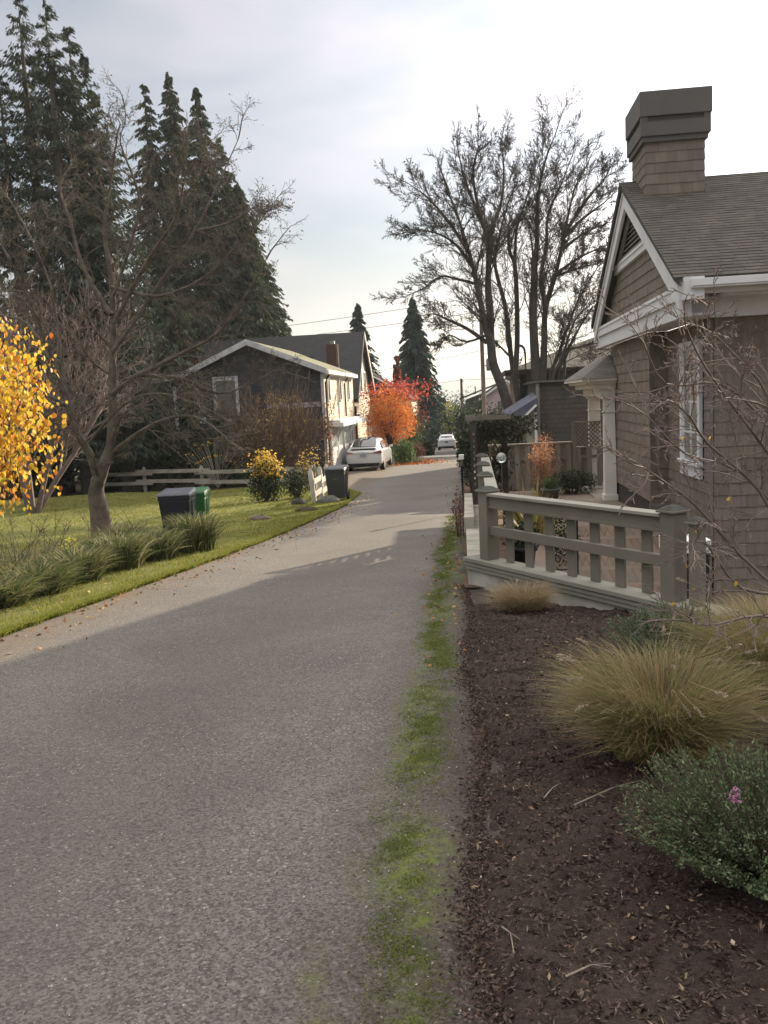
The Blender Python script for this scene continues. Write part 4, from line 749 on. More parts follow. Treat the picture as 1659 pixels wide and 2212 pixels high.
bigtree('many-stemmed leafless maple clump fanning out right towards the gable',[
 ([(1040,1990),(1030,1600),(1018,1400),(1012,1200),(1020,1000),(1008,860),(1006,735)],.24,.13,0,.35,10),([(1020,1000),(1035,800),(1040,560),(1080,350),(1140,190),(1180,150)],.12,.02,-1,.15,17),
 ([(1060,1990),(1070,1600),(1078,1400),(1085,1210),(1145,1000),(1190,800),(1250,520),(1330,330),(1360,200)],.20,.03,1,.35,22),([(1085,1200),(1060,1020),(1090,830),(1100,650),(1180,470),(1240,300),(1270,150)],.11,.02,-1.5,.2,16),
 ([(1085,1990),(1100,1640),(1160,1480),(1220,1300),(1290,1130),(1400,960),(1500,900)],.12,.02,1,.3,15),([(1100,1990),(1120,1640),(1180,1500),(1250,1290),(1340,1190),(1450,1200)],.10,.02,-1,.3,13),
 ([(1140,1990),(1150,1640),(1200,1480),(1300,1290),(1380,1180),(1480,1100)],.10,.02,0,.3,13),([(1180,800),(1300,680),(1420,590),(1500,520)],.09,.02,1,.15,14),([(1150,1000),(1260,920),(1380,860),(1500,840)],.08,.02,-1,.15,13),
 ([(1170,870),(1270,790),(1380,730),(1490,700)],.08,.02,0,.15,13),([(1200,760),(1330,560),(1440,430),(1480,330)],.09,.02,1,.15,14),([(1130,1020),(1300,960),(1440,930)],.07,.02,1,.2,11),([(1190,1990),(1200,1500),(1290,1430),(1400,1400)],.09,.04,0,.5,5)],(b2[0],38),38)
# old apple tree at the left
cfgA=dict(kids=[15,8,6,4],max=3,ang=.85,up=.02,wob=.24,tap=.4,lr=.5,rr=.42,rmin=.0042,lmax=2.5,km=1.2)
ap=thing('apple_tree','old leafless apple tree with dark forked trunk standing on the lawn','tree',(-8.33,18.07,-1.1)); T=Tubes(); T.fine=Tubes(); tips=[]
AL=[([(222,1180),(216,1110),(208,1060),(222,1010),(242,960)],.25,.15,0,2,.6),([(235,1000),(243,900),(243,800),(245,700),(240,600),(225,500),(235,420),(245,360)],.15,.02,.3,20,.2),
 ([(215,1050),(195,985),(165,930),(140,850),(100,740),(60,640),(20,560)],.14,.02,-.8,17,.25),([(244,850),(290,815),(330,795),(400,760),(470,720),(530,640),(575,560)],.09,.015,-.6,17,.15),
 ([(243,760),(300,680),(360,590),(420,500),(470,400),(515,300)],.08,.012,.8,18,.15),([(240,980),(300,935),(360,905),(420,900),(470,930),(500,960)],.08,.012,-1.0,15,.2),
 ([(245,700),(320,560),(380,470),(400,380),(430,340)],.07,.012,-.8,15,.15),([(240,680),(180,580),(150,470),(130,400),(170,330)],.08,.012,.6,16,.15),([(150,880),(90,850),(30,860),(-40,840)],.06,.012,-.5,11,.2),
 ([(245,640),(290,500),(300,420),(260,310),(270,270)],.06,.01,-.3,13,.2),([(300,810),(400,820),(470,850),(540,830),(590,800)],.06,.01,1,14,.2),([(190,960),(240,900),(290,860),(350,850),(420,870)],.05,.01,-1.4,13,.2),
 ([(420,500),(500,480),(545,450),(575,446)],.05,.008,0,10,.2),([(120,800),(60,700),(0,680),(-60,640)],.06,.01,.8,13,.2),([(240,620),(340,640),(440,600),(520,520),(560,480)],.06,.01,-.3,16,.2),([(150,880),(130,760),(110,620),(60,500),(20,430)],.06,.01,1,15,.2)]
AL=[(p,(r0 if i==0 else r0*.72),r1*.7,d,k,t) for i,(p,r0,r1,d,k,t) in enumerate(AL)]
for i,(pix,r0,r1,dy,kd,t0) in enumerate(AL):
    guided(T,pix,18.07,r0,r1,0,cfgA,tips,dy*1.6,None,t0,kd)
T.build('trunk',M_APPLE,ap); T.fine.build('crown',M_APPLE,ap)
tp=np.array(tips); sel=tp[rng.random(len(tp))<.4]; leaves('lichen',sel+rng.normal(0,.05,sel.shape),rng.uniform(.02,.05,len(sel)),leafmat('lichen',[(.09,.085,.06),(.13,.12,.08),(.08,.05,.04),(.15,.15,.11)],.2,.9),ap,aspect=.8)
def bare(name,label,x,y,H,r,mat,cfg,n=5,spread=.5,group=None,cat='tree'):
    zb=float(gl(x,y)); t=thing(name,label,cat,(x,y,zb),group); T=Tubes(); tips=[]
    for i in range(n):
        a=rng.random()*6.28; d=unit(np.array([math.cos(a)*spread,math.sin(a)*spread,1.0])); grow(T,np.array([x+.1*math.cos(a),y+.1*math.sin(a),zb-.1]),d,H*rng.uniform(.55,.8),r,0,cfg,tips)
    T.build('branch',mat,t); return t,np.array(tips)
cfgT=dict(kids=[14,8,5,3],max=3,ang=.6,up=.06,wob=.14,tap=.3,lr=.55,rr=.45,rmin=.010)
bare('bare_tree','pale-twigged leafless tree behind the apple tree at the left edge',-13.6,25,7.5,.10,pm('pinkish_twig',(.20,.15,.14),(.13,.10,.09)),dict(cfgT,rmin=.009),5,.3,None)
bare('bare_tree','reddish leafless tree filling the gap left of the apple trunk',-17.2,29,7.5,.10,pm('red_twig',(.14,.09,.08),(.10,.07,.06)),dict(cfgT,rmin=.009),5,.35,None)
# tall conifers
lab='tall dark cedar, %s'
for i,(px_,top,y,Rb,tops,why) in enumerate(((310,183,57,3.6,2,'leftmost of the three pointed tops'),(363,163,58.5,3.6,1,'middle and highest of the three pointed tops'),(423,192,57,3.6,1,'right of the three pointed tops'),(474,300,59,3.8,2,'just right of the three pointed tops'),
     (512,400,58,4.0,1,'fifth in the row, shorter than its left neighbours'),(560,545,60,3.9,2,'second from the right end of the row'),(595,672,62,3.4,1,'shortest at the right end of the row above the roof'))):
    P=at_y(px_,top,y); zb=float(gl(P[0],y)); conifer('cedar_tree',lab%why,'tree',float(P[0]),y,float(P[2])-zb,Rb*1.22,M_CED,760,42,.38,.74,.5,.32,'row of cedars behind the dark gabled house',tops=tops)
for px_,top,y,Rb,why in ((-5,150,37,3.6,'cut by the left picture edge'),(38,-5,38,4.2,'the tallest, its tip at the upper left corner'),(96,8,36.5,3.6,'second tallest, right beside the tallest tip'),(146,57,38,3.4,'third tip from the left corner'),(202,200,37,3.0,'lower rightmost one of the upper left group')):
    P=at_y(px_,top,y); zb=float(gl(P[0],y)); conifer('fir_tree','tall shaggy fir at the upper left, '+why,'tree',float(P[0]),y,float(P[2])-zb,Rb,M_FIR,520,46,.30,.66,.12,.24,'shaggy firs at the upper left',tops=2)
for i,(x,y,H,Rb) in enumerate(((-27,46,12,4),(-22,48,11,4),(-17.5,50,11,3.6),(-24,42,8,3.4),(-29,39,9,3.6))):
    conifer('cedar_tree','shorter dense cedar filling in below the tall tops, hidden behind the apple branches','tree',x,y,H,Rb,M_CED,300,46,.45,.6,.5,.36,'shorter cedars behind the apple tree')
P=at_y(890,643,72); conifer('spruce_tree','dark layered spruce beside the red foliage at the end of the lane','tree',float(P[0]),72,float(P[2])-float(g(72)),3.4,M_SPR,520,56,.40,.85,.6,.3,None,tiers=22,skirt=.27)
P=at_y(772,655,75); conifer('spruce_tree','layered spruce partly hidden behind the steep charcoal roof','tree',float(P[0]),75,float(P[2])-float(g(75)),3.3,M_SPR,480,50,.40,.85,.55,.3,None,tiers=21)
# arborvitae screen, hedges and shrubs left
for i,(x,y,H,Rb) in enumerate(((-16.2,37.6,3.0,.8),(-14.9,37.8,3.3,.85),(-13.7,37.7,3.0,.8),(-12.6,37.8,3.7,.85),(-11.3,37.7,3.3,.8),(-10.2,37.9,2.9,.8))):
    conifer('arborvitae','narrow arborvitae before the shingled gable, %s counted from the left'%['first','second','third','fourth and tallest','fifth','last'][i],'shrub',x,y,H,Rb,M_EVG,200,30,.2,.45,.1,.4,'arborvitae screen before the dark gable',skirt=.02)
for i,(x,y,H,Rb) in enumerate(((-18.5,36.4,3.2,1.3),(-21,35.5,3.6,1.5),(-24,36,3.8,1.6),(-27,37,4,1.7))):
    bush('evergreen_shrub','big rounded dark shrub behind the rail fence left of the apple trunk','shrub',x,y,Rb,H/2,M_EVG,3200,.16,.5,'dark shrubs behind the left rail fence')
M_RUST=leafmat('rust_leaf',[(.17,.07,.03),(.24,.10,.045),(.12,.05,.03),(.2,.12,.06)],.35)
P=at_y(372,772,52); bush('rust_tree','rusty brown tree crown peeping over the left end of the gable','tree',float(P[0]),52,2.2,1.8,M_RUST,5200,.2,.6,None,cz=float(P[2])-float(gl(P[0],52))-.6,sr=.05)
M_TWB=pm('brown_twig',(.12,.075,.05),(.085,.055,.04)); zb=float(gl(-8.2,35.3)); t=thing('deciduous_shrub','big brown twiggy shrub, nearly bare, in front of the dark gable','shrub',(-8.2,35.3,zb)); T=Tubes(); tips=[]
cfgS=dict(kids=[7,5,3],max=2,ang=.4,up=.05,wob=.10,tap=.4,lr=.5,rr=.5,rmin=.008)
for i in range(70):
    a=rng.random()*6.28; u=rng.random()**.6; grow(T,np.array([-8.2+1.2*u*math.cos(a),35.3+1.0*u*math.sin(a),zb-.05]),unit(np.array([math.cos(a)*.55*u,math.sin(a)*.5*u,1])),rng.uniform(2.3,3.4),.02,0,cfgS,tips)
T.build('branch',M_TWB,t); P=blob((-8.2,35.3,zb+2.0),(2.0,1.7,1.9),2600,lump=.2); leaves('foliage',P,rng.uniform(.05,.13,len(P)),leafmat('brown_leaf',[(.13,.07,.03),(.10,.06,.04),(.22,.14,.04),(.3,.2,.05),(.07,.045,.03)],.35),t,aspect=.6)
M_YEL=leafmat('yellow_leaf',[(.55,.38,.05),(.70,.50,.07),(.60,.30,.05),(.42,.30,.06),(.72,.58,.14)],.45)
def yshrub():
    x,y=-6.75,27.2; zb=float(gl(x,y)); t=thing('yellow_shrub','round shrub with dark skirt and yellow-orange top beside the rail fence','shrub',(x,y,zb))
    leaves('foliage',blob((x,y,zb+.72),(.62,.6,.78),3300,lump=.3),.085,M_EVG,t,aspect=.55); P=blob((x+.05,y,zb+1.1),(.56,.55,.62),1500,lump=.45,flatb=-.5,shell=.6); leaves('yellow_leaves',P,rng.uniform(.05,.11,len(P)),M_YEL,t,aspect=.7)
    T=Tubes(); [T.add([(x,y,zb),(x+rng.normal(0,.3),y+rng.normal(0,.3),zb+1.2)],[.02,.008],4) for _ in range(12)]; T.build('stem',M_BARK,t)
yshrub(); bush('evergreen_shrub','small glossy green shrub between the yellow one and the white gate boards','shrub',-5.95,28.1,.42,.52,M_EVG,1500,.08,.5,None)
bush('yellow_shrub','thin shrub with scattered yellow leaves against the garage corner','shrub',-6.1,31.2,.55,.85,leafmat('thin_yellow',[(.6,.45,.08),(.2,.13,.05),(.12,.08,.05),(.65,.5,.1)],.4),420,.09,.7,None,stems=22,sr=.006)
t=thing('pale_stemmed_shrub','fan of pale bare stems with a few yellow leaves behind the rails','shrub',(-11.0,35.8,float(gl(-11,35.8)))); T=Tubes(); P=[]
for i in range(26):
    a=rng.normal(0,.5); b=np.array([-11.0,35.8,float(gl(-11,35.8))]); e=b+np.array([math.sin(a)*1.9,rng.normal(0,.4),math.cos(a)*2.0]); T.add([b,b*.5+e*.5+np.array([0,0,.1]),e],[.014,.01,.005],3); P.append(e+rng.normal(0,.1,3)); P.append(b*.3+e*.7)
T.build('stem',pm('pale_stem',(.35,.31,.27)),t); leaves('foliage',np.array(P),.13,M_YEL,t,aspect=.7)
t=thing('climbing_vine','ragged reddish vine climbing the garage corner board','vine',(-6.7,39.8,-2.2)); P=np.stack([rng.normal(-6.75,.16,520),rng.normal(39.75,.15,520),rng.uniform(-2.0,1.6,520)],-1); P=P[(np.sin(P[:,2]*4)+rng.random(len(P)))>.1]; leaves('foliage',P,.12,leafmat('vine_leaf',[(.10,.05,.03),(.3,.05,.03),(.07,.07,.03),(.5,.36,.1),(.14,.07,.04)],.4),t,aspect=.7)
T=Tubes(); [T.add([(-6.76+.05*k,39.8,-2.3),(-6.7-.04*k,39.75,-.6),(-6.75+.05*k,39.8,1.4)],[.015,.012,.006],4) for k in (-1,0,1)]; T.build('stem',M_BARK,t)
# maples and shrubs at the end of the lane
def maple(name,label,x,y,zc,Rx,Rz,mat,n,s,cat='tree',lump=.3,flatb=-1,shell=.4):
    zb=float(g(y)); t=thing(name,label,cat,(x,y,zb)); P=blob((x,y,zc),(Rx,Rx,Rz),n,lump=lump,seed=y,flatb=flatb,shell=shell); leaves('crown',P,s*rng.uniform(.6,1.3,len(P)),mat,t,aspect=.6)
    T=Tubes(); 
    for i in range(16):
        a=rng.random()*6.28; u=rng.random()**.5; e=np.array([x+Rx*.85*u*math.cos(a),y+Rx*.85*u*math.sin(a),zc+Rz*rng.uniform(-.1,.75)]); T.add([(x,y,zb-.1),(x+.1*math.cos(a),y+.1*math.sin(a),(zb+zc)/2-.3),e*.5+np.array([x,y,zc-.4])*.5,e],[.09,.06,.035,.01],5)
    T.build('trunk',M_BARK,t); return t
M_ORG=leafmat('orange_leaf',[(.50,.13,.025),(.62,.20,.04),(.72,.30,.06),(.42,.10,.03),(.75,.38,.10)],.5); M_RED=leafmat('red_leaf',[(.34,.05,.045),(.48,.08,.06),(.26,.04,.035),(.55,.17,.08)],.5)
maple('maple_tree','round orange maple glowing in the sun above the white car',-5.0,52,.45,1.6,1.6,M_ORG,9000,.12,lump=.42)
maple('maple_tree','crimson maple with flat spreading top just behind the orange one',-4.9,54.0,1.95,2.45,.95,M_RED,2600,.14,lump=.5,flatb=-.6,shell=.6)
maple('maple_tree','sparse dark red maple low to the right of the orange crown',-4.0,57,.4,1.1,1.4,leafmat('dull_red',[(.16,.05,.04),(.22,.07,.05),(.12,.05,.04)],.35),800,.14,lump=.5)
conifer('columnar_tree','narrow red-brown column of dying foliage above the crimson maple','tree',-5.35,63,7.4,.55,leafmat('dead_red',[(.16,.05,.03),(.25,.08,.05),(.10,.04,.03)],.35),150,16,.26,.5,.1,.5,None,skirt=.4)
bush('green_shrub','bright green rhododendron beside the white car','shrub',-4.15,50.5,.75,.75,leafmat('bright_green',[(.05,.10,.03),(.09,.16,.05),(.16,.24,.09)],.35),1500,.16,.45)
bush('barberry_shrub','low dark red mounded shrub at the lane edge past the car','shrub',-3.75,54,.8,.62,leafmat('barberry',[(.09,.03,.03),(.14,.05,.04),(.07,.03,.03)],.3),2200,.09,.5)
bush('ground_ivy','pale green ivy mat spilling over the stones below the red shrub','ground cover',-3.9,52.6,.85,.22,leafmat('ivy',[(.10,.14,.06),(.2,.24,.13),(.07,.1,.04)],.3),900,.12,.7,cz=.1)
bush('evergreen_shrub','tall grey-green bamboo-like clump behind the bright green shrub','shrub',-4.0,55.5,.7,1.35,leafmat('grey_green',[(.06,.09,.05),(.10,.13,.07),(.04,.06,.03)],.3),2200,.16,.3)
dist=[('dark rounded evergreen left of the far driveway',-4.4,63,1.1,1.6),('broad dark evergreen behind the red shrub',-5.2,67,1.6,2.0),('low clipped dark shrub at the left end of the pale kerb',-3.5,62.5,.7,.55),('tall dark evergreen left of the white suv',-5.2,78,1.5,3.0),('olive tree behind the far driveway, left of the grey garage',-6.2,86,1.8,2.6),('dark hedge right of the white suv',-.6,74,1.0,2.1),('dark column hedge at the right end of the pale kerb',-.55,61.8,.75,1.75),('wide dark bush behind the arbor vines',.5,66,1.4,2.1),('rounded evergreen below the pink house',2.6,64,1.6,1.9),('dark tree below the short utility pole',-1.2,100,2.0,3.4),('dark tree left of the grey garage',-6.6,104,2.4,4.2),('leafy shrub right of the grey garage',-1.2,108,1.4,2.2),('broad evergreen beneath the spruce',-7.2,74,2.2,3.2)]
for i,(lb,x,y,Rx,Rz) in enumerate(dist): bush('evergreen_tree',lb,'tree',x,y,Rx,Rz,M_EVG if i%3 else leafmat('mid_evergreen',[(.02,.04,.02),(.04,.07,.035),(.06,.09,.05)],.25),2400,.22,.5,'evergreens around the far driveway',z0=float(g(y)),sr=.03)
for px_,py_,y,r,lb in ((925,852,110,3.2,'dark round-topped tree on the skyline right of the spruce'),(905,870,105,3.0,'dark tree on the skyline against the spruce'),(948,862,118,2.6,'small bushy tree on the skyline left of the short pole'),(1000,880,120,2.6,'dark tree under the power lines beside the short pole'),(880,880,100,3.5,'broad dark tree behind the spruce trunk')):
    P=at_y(px_,py_,y); zb=float(g(y)); bush('evergreen_tree',lb,'tree',float(P[0]),y,r,(P[2]-zb)*.55,M_SPR,2600,.4,.5,'dark trees on the skyline',z0=zb,sr=.06)
P=at_y(966,884,104); bush('yellow_green_tree','yellow-green tree glowing above the far garage','tree',float(P[0])+.2,104,1.6,1.8,leafmat('yellow_green',[(.22,.24,.05),(.35,.34,.08),(.15,.18,.05)],.4),1500,.3,.5,None,z0=float(P[2])-2.8,sr=.05)
P=at_y(955,908,120); bush('peach_tree','small peach-orange tree directly above the grey garage roof','tree',float(P[0]),120,1.7,1.6,leafmat('peach_leaf',[(.45,.2,.12),(.55,.28,.17),(.4,.16,.08)],.4),1300,.3,.6,None,z0=float(g(120)),cz=3.6,sr=.05)
# dark vines on the arbor, hedge behind
P=np.concatenate([blob((.5,16.9,.95),(.75,.5,.26),1700,lump=.4),blob((.5,17.7,.2),(.3,.25,.85),900,lump=.4)]); t=thing('climbing_vine','dark evergreen vine with papery tufts draped over the arbor','vine',(.4,16.8,-.9)); leaves('foliage',P,rng.uniform(.05,.11,len(P)),leafmat('arbor_leaf',[(.03,.03,.02),(.06,.055,.04),(.035,.045,.02),(.09,.08,.06)],.3),t,aspect=.6)
T=Tubes(); [T.add([(-.05+.03*k,16.55,-1.0),(-.02-.03*k,16.58,0),(.1+.1*k,16.65,1.1)],[.02,.016,.01],5) for k in range(4)]; T.build('stem',M_BARK,t)
for i,(x,y,Rx,H) in enumerate(((.15,27.5,.75,1.22),(1.0,27.8,.7,1.25),(-.05,33,.6,1.2))): bush('laurel_hedge','dense dark hedge with level top behind the arbor, %s'%('left part next to the lane','right part beside the cream shed','farther part along the lane')[i],'hedge',x,y,Rx,H,M_EVG,4200,.11,.5,'hedge behind the arbor',z0=float(g(y)),lump=.12)
# long grass clumps along the left edge
M_LONG=leafmat('long_blade',[(.03,.055,.015),(.07,.10,.03),(.14,.17,.05),(.045,.07,.02),(.34,.30,.18),(.10,.13,.03)],.35)
M_STRAW=leafmat('straw_blade',[(.30,.24,.12),(.40,.33,.18),(.20,.16,.07),(.13,.13,.04)],.35)
def clump(x,y,r,H,n,mat,label,wd=.014,name='grass_clump',cat='grass clump',group='long grass clumps along the left lane edge',droop=1.0,reach=.8,mat2=None,f2=.0,zf=None):
    zb=float(zf(x,y) if zf else gl(x,y)); t=thing(name,label,cat,(x,y,zb),group); th=rng.random(n)*6.28; u=rng.random(n)**.7*r*.45
    base=np.stack([x+u*np.cos(th),y+u*np.sin(th),np.full(n,zb-.02)],-1); th2=th+rng.normal(0,.7,n); h=H*rng.uniform(.45,1.1,n); V,F=blades(base,np.stack([np.cos(th2),np.sin(th2)],-1),h,r*reach*rng.uniform(.35,1.15,n),wd*rng.uniform(.6,1.3,n),5,droop*rng.uniform(.6,2.2,n)[:,None,None] if False else droop)
    k=int(len(F)*(1-f2))//5*5; mesh_obj('blades',V,F[:k],mat,t)
    if f2: mesh_obj('dry_blades',V,F[k:],mat2,t)
    return t
CL=[(-4.95,14.5,.75,.62,'rightmost, nearest the bins'),(-5.3,13.5,.72,.58,'second from the right'),(-5.45,12.45,.7,.55,'third from the right, below the apple trunk'),(-5.6,11.3,.72,.55,'middle of the row'),(-5.65,10.3,.72,.52,'third from the left'),(-5.7,9.35,.7,.5,'second from the left'),(-5.75,8.4,.7,.5,'at the left picture edge'),
    (-6.5,13.0,.8,.5,'in the back row below the apple trunk'),(-6.7,11.8,.8,.5,'in the back row, middle'),(-6.8,10.6,.8,.5,'in the back row behind the yellow leaves'),(-6.1,14.2,.7,.5,'in the back row in front of the blue bin')]
for i,(x,y,r,H,w_) in enumerate(CL): clump(x,y,r*rng.uniform(.95,1.2),H*rng.uniform(.95,1.45),1300,M_LONG,'dark green long-bladed grass clump, '+w_,.019,droop=1.7,reach=.62,mat2=M_STRAW,f2=.13 if i<7 else .4)
def stalks(x,y,n,H,label):
    zb=float(gl(x,y)); t=thing('dead_stalks',label,'dead stems',(x,y,zb),'dead flower stalks among the long grass'); T=Tubes()
    for i in range(n):
        b=np.array([x+rng.normal(0,.22),y+rng.normal(0,.2),zb]); h=H*rng.uniform(.6,1.1); l=rng.normal(0,.12,2); m_=b+np.array([l[0]*.6,l[1],h*.55]); e=b+np.array([l[0]*1.8+rng.normal(0,.05),l[1]*1.5,h]); T.add([b,m_,e],[.006,.005,.003],4)
        for k in range(3): f=rng.uniform(.5,.95); q=m_*(1-f)+e*f; T.add([q,q+np.array([rng.normal(0,.07),0,.1])],[.0035,.002],3)
    T.build('stem',pm('dead_stem',(.10,.07,.05),(.16,.12,.08)),t)
stalks(-6.1,13.6,9,1.05,'dead brown flower stalks in front of the blue bin'); stalks(-5.6,13.9,6,.95,'dead flower stalks in front of the green bin'); stalks(-6.6,12.3,10,.95,'dead brown stalks just right of the apple trunk'); stalks(-6.2,10.9,14,.95,'dead brown stalks left of the apple trunk'); stalks(-6.0,9.6,12,.85,'dead brown stalks under the yellow leaves')
# yellow-leaved shrub at the left edge
def yellow():
    t=thing('yellow_leaved_shrub','tall shrub of drooping heart-shaped yellow leaves at the left edge','shrub',(-6.5,10.1,float(gl(-6.5,10.1)))); P=blob((-6.05,10.1,1.68),(1.0,.75,1.34),4600,lump=.25,shell=.55); n=len(P)
    a=unit(np.stack([rng.normal(0,.45,n),rng.normal(0,.45,n),-np.ones(n)],-1)); b=rng.normal(size=(n,3)); b[:,1]-=.0; nn=unit(np.cross(a,b)); b=np.cross(nn,a); s=rng.uniform(.038,.08,n)[:,None]
    prof=[(-.48,0,0),(-.36,.30,.10),(0,.40,.06),(.30,.22,.02),(.58,0,-.06),(.30,-.22,.02),(0,-.40,.06),(-.36,-.30,.10)]; V=np.stack([P+a*s*u+b*s*w_+nn*s*h for u,w_,h in prof],1).reshape(-1,3); i=(np.arange(n)*8)[:,None]
    F=np.concatenate([i+np.array([[0,1,2,3]]),i+np.array([[0,3,4,5]]),i+np.array([[0,5,6,7]])]); mesh_obj('foliage',V,F,leafmat('golden_leaf',[(.62,.42,.035),(.74,.55,.06),(.55,.30,.03),(.45,.40,.06),(.70,.48,.04),(.60,.22,.035),(.78,.62,.10),(.35,.10,.03),(.50,.20,.03),(.42,.30,.05)],.45,.5),t)
    T=Tubes(); b0=np.array([-6.7,10.1,float(gl(-6.7,10.1))])
    for i in range(34):
        e=P[rng.integers(n)]; T.add([b0,b0*.5+e*.5+np.array([-.15,0,.35]),e],[.016,.01,.004],4)
    T.build('stem',pm('shrub_stem',(.10,.07,.045)),t)
yellow()
t=thing('yellow_seedling','small seedling with lime-yellow leaves at the foot of the apple tree','plant',(-6.15,12.3,float(gl(-6.15,12.3)))); P=blob((-6.15,12.3,-.42),(.16,.14,.2),46,lump=.1); leaves('foliage',P,.075,leafmat('lime_leaf',[(.5,.5,.06),(.65,.6,.1)],.5),t,aspect=.6); T=Tubes(); [T.add([(-6.15,12.3,-.8),tuple(P[i])],[.005,.003],3) for i in range(8)]; T.build('stem',M_BARK,t)
# ornamental grasses and heather in the bark bed
M_FOUN=leafmat('fountain_blade',[(.17,.19,.06),(.25,.25,.09),(.12,.15,.045),(.36,.30,.16),(.23,.23,.07),(.30,.22,.11),(.42,.26,.13),(.16,.15,.06)],.35); M_TAN=leafmat('tan_blade',[(.34,.25,.15),(.42,.32,.2),(.25,.18,.10),(.2,.17,.07)],.35)
def fountain(x,y,r,H,n,label,mat=M_FOUN,plumes=16,f2=.25,wd=.0042):
    t=clump(x,y,r,H,n,mat,label,wd,'fountain_grass','ornamental grass',None,1.5,1.05,M_TAN,f2,zf=mz); zb=float(mz(x,y)); T=Tubes(); P=[];A=[]
    for i in range(plumes):
        a=rng.random()*6.28; R_=r*rng.uniform(.6,1.1); e=np.array([x+R_*math.cos(a),y+R_*math.sin(a),zb+H*rng.uniform(.45,1.1)]); b=np.array([x,y,zb]); m_=b*.45+e*.55+np.array([0,0,H*.35]); T.add([b,m_,e],[.003,.0022,.002],3)
        d=unit(e-m_); k=60; u=rng.random(k); P.append(e+d*(u[:,None]*.075)+rng.normal(0,.004,(k,3))); A.append(d+rng.normal(0,.45,(k,3)))
    if plumes: T.build('stem',M_TAN,t); leaves('plume',np.concatenate(P),.018,pm('plume_tone',(.42,.34,.25)),t,axis=np.concatenate(A),aspect=.25)
    return t
fountain(.86,4.15,.47,.56,6500,'large arching tan-green fountain grass in the middle of the bark bed',plumes=22)
fountain(1.8,5.3,.55,.55,6500,'large fountain grass against the right picture edge',plumes=14)
fountain(.42,8.25,.33,.34,2600,'small straw-coloured tuft at the left end of the retaining wall',M_TAN,6,.0,.004); fountain(2.1,6.3,.3,.5,1300,'thin tan tuft growing beside the end of the wall capping',M_TAN,4,.0,.004)
def sprigs(name,label,x,y,r,H,n,m,mat,s,cat='shrub',flower=None,fl=0):
    zb=float(mz(x,y)); t=thing(name,label,cat,(x,y,zb)); T=Tubes(); C=[];A=[]; tip=[]
    for i in range(n):
        a=rng.random()*6.28; u=rng.random()**.55; d=unit(np.array([math.cos(a)*u*1.25,math.sin(a)*u*1.25,.42+.6*(1-u)])); L=rng.uniform(.75,1.1)*np.linalg.norm([r*u,H*(1-.45*u*u)]); b=np.array([x+.06*math.cos(a),y+.06*math.sin(a),zb]); m_=b+d*L*.55; e=b+d*L+np.array([0,0,.12*L]); T.add([b,m_,e],[.005,.0035,.002],3); tip.append(e)
        f=.35+.65*rng.random(m)**.8; q=np.where(f[:,None]<.55,b+(m_-b)*(f[:,None]/.55),m_+(e-m_)*((f[:,None]-.55)/.45)); C.append(q+rng.normal(0,.007,(m,3))); A.append(d+rng.normal(0,.6,(m,3)))
    T.build('stem',pm('sprig_stem',(.10,.07,.05)),t); C=np.concatenate(C); leaves('foliage',C,s*rng.uniform(.6,1.3,len(C)),mat,t,axis=np.concatenate(A),aspect=.38)
    if flower:
        tp=np.array(tip); 
        for c,k,sp_ in flower: j=tp[np.argmin(((tp-np.array(c))**2).sum(1))]; P=j+rng.normal(0,.012,(k,3))*np.array([1,1,sp_]); leaves('flower',P,.012,leafmat('bloom%d'%k,[(.50,.20,.38),(.6,.3,.48)] if k<70 else [(.42,.34,.34),(.5,.42,.42)],.3),t,aspect=.7)
    return t
M_HEA=leafmat('heather_leaf',[(.05,.085,.04),(.09,.135,.06),(.17,.21,.10),(.06,.095,.05),(.28,.31,.19)],.3)
sprigs('heather','dense dark green heather with one pink bloom in the lower right corner',0.98,2.92,.44,.36,620,70,M_HEA,.016,flower=[((.80,2.78,.2),46,1.6),((1.02,2.95,.26),120,3.5)])
sprigs('heather','grey-green low shrub behind the large fountain grass',1.32,5.9,.42,.34,320,60,leafmat('sage_leaf',[(.10,.14,.08),(.15,.19,.12),(.07,.10,.06)],.3),.022)
t=thing('yellow_sprig','tiny yellow-green sprig at the lower right corner of the bed','plant',(.62,1.95,float(mz(.62,1.95)))); P=blob((.62,1.95,float(mz(.62,1.95))+.04),(.02,.03,.05),26,lump=.1); leaves('foliage',P,.02,leafmat('lime_leaf',[(.5,.5,.06)]),t,aspect=.5)
# bare shrub reaching in from the right edge
cfgR=dict(kids=[8,5,4],max=3,ang=.6,up=-.01,wob=.13,tap=.35,lr=.42,rr=.5,rmin=.0024,lmax=1.3)
t=thing('bare_shrub','pale leafless shrub whose twigs reach in from the right edge','shrub',(2.55,5.15,-.3)); T=Tubes(); tips=[]
for pix,yy,dy in (([(1760,1420),(1700,1200),(1640,1060),(1530,960),(1490,900),(1455,870)],5.0,-.8),([(1760,1420),(1720,1080),(1660,980),(1570,860),(1510,770),(1480,700)],5.1,-.9),([(1760,1430),(1690,1290),(1600,1200),(1500,1090),(1420,1030),(1390,1010)],4.9,-.7),([(1770,1430),(1720,1300),(1600,1270),(1530,1180),(1500,1170)],4.8,-.6),
  ([(1760,1420),(1740,1100),(1660,860),(1600,780),(1540,720)],5.2,-.6),([(1770,1420),(1760,1100),(1720,940),(1660,880),(1580,860)],5.3,-.8),([(1760,1430),(1700,1150),(1600,1020),(1480,980),(1400,900)],5.2,-.7),([(1770,1430),(1740,1360),(1640,1330),(1540,1350),(1480,1340)],4.7,-.5),([(1770,1420),(1750,1050),(1660,920),(1560,830),(1440,830),(1390,740)],5.0,-.5)):
    guided(T,pix,yy,.012,.003,0,cfgR,tips,dy,None,.25,9)
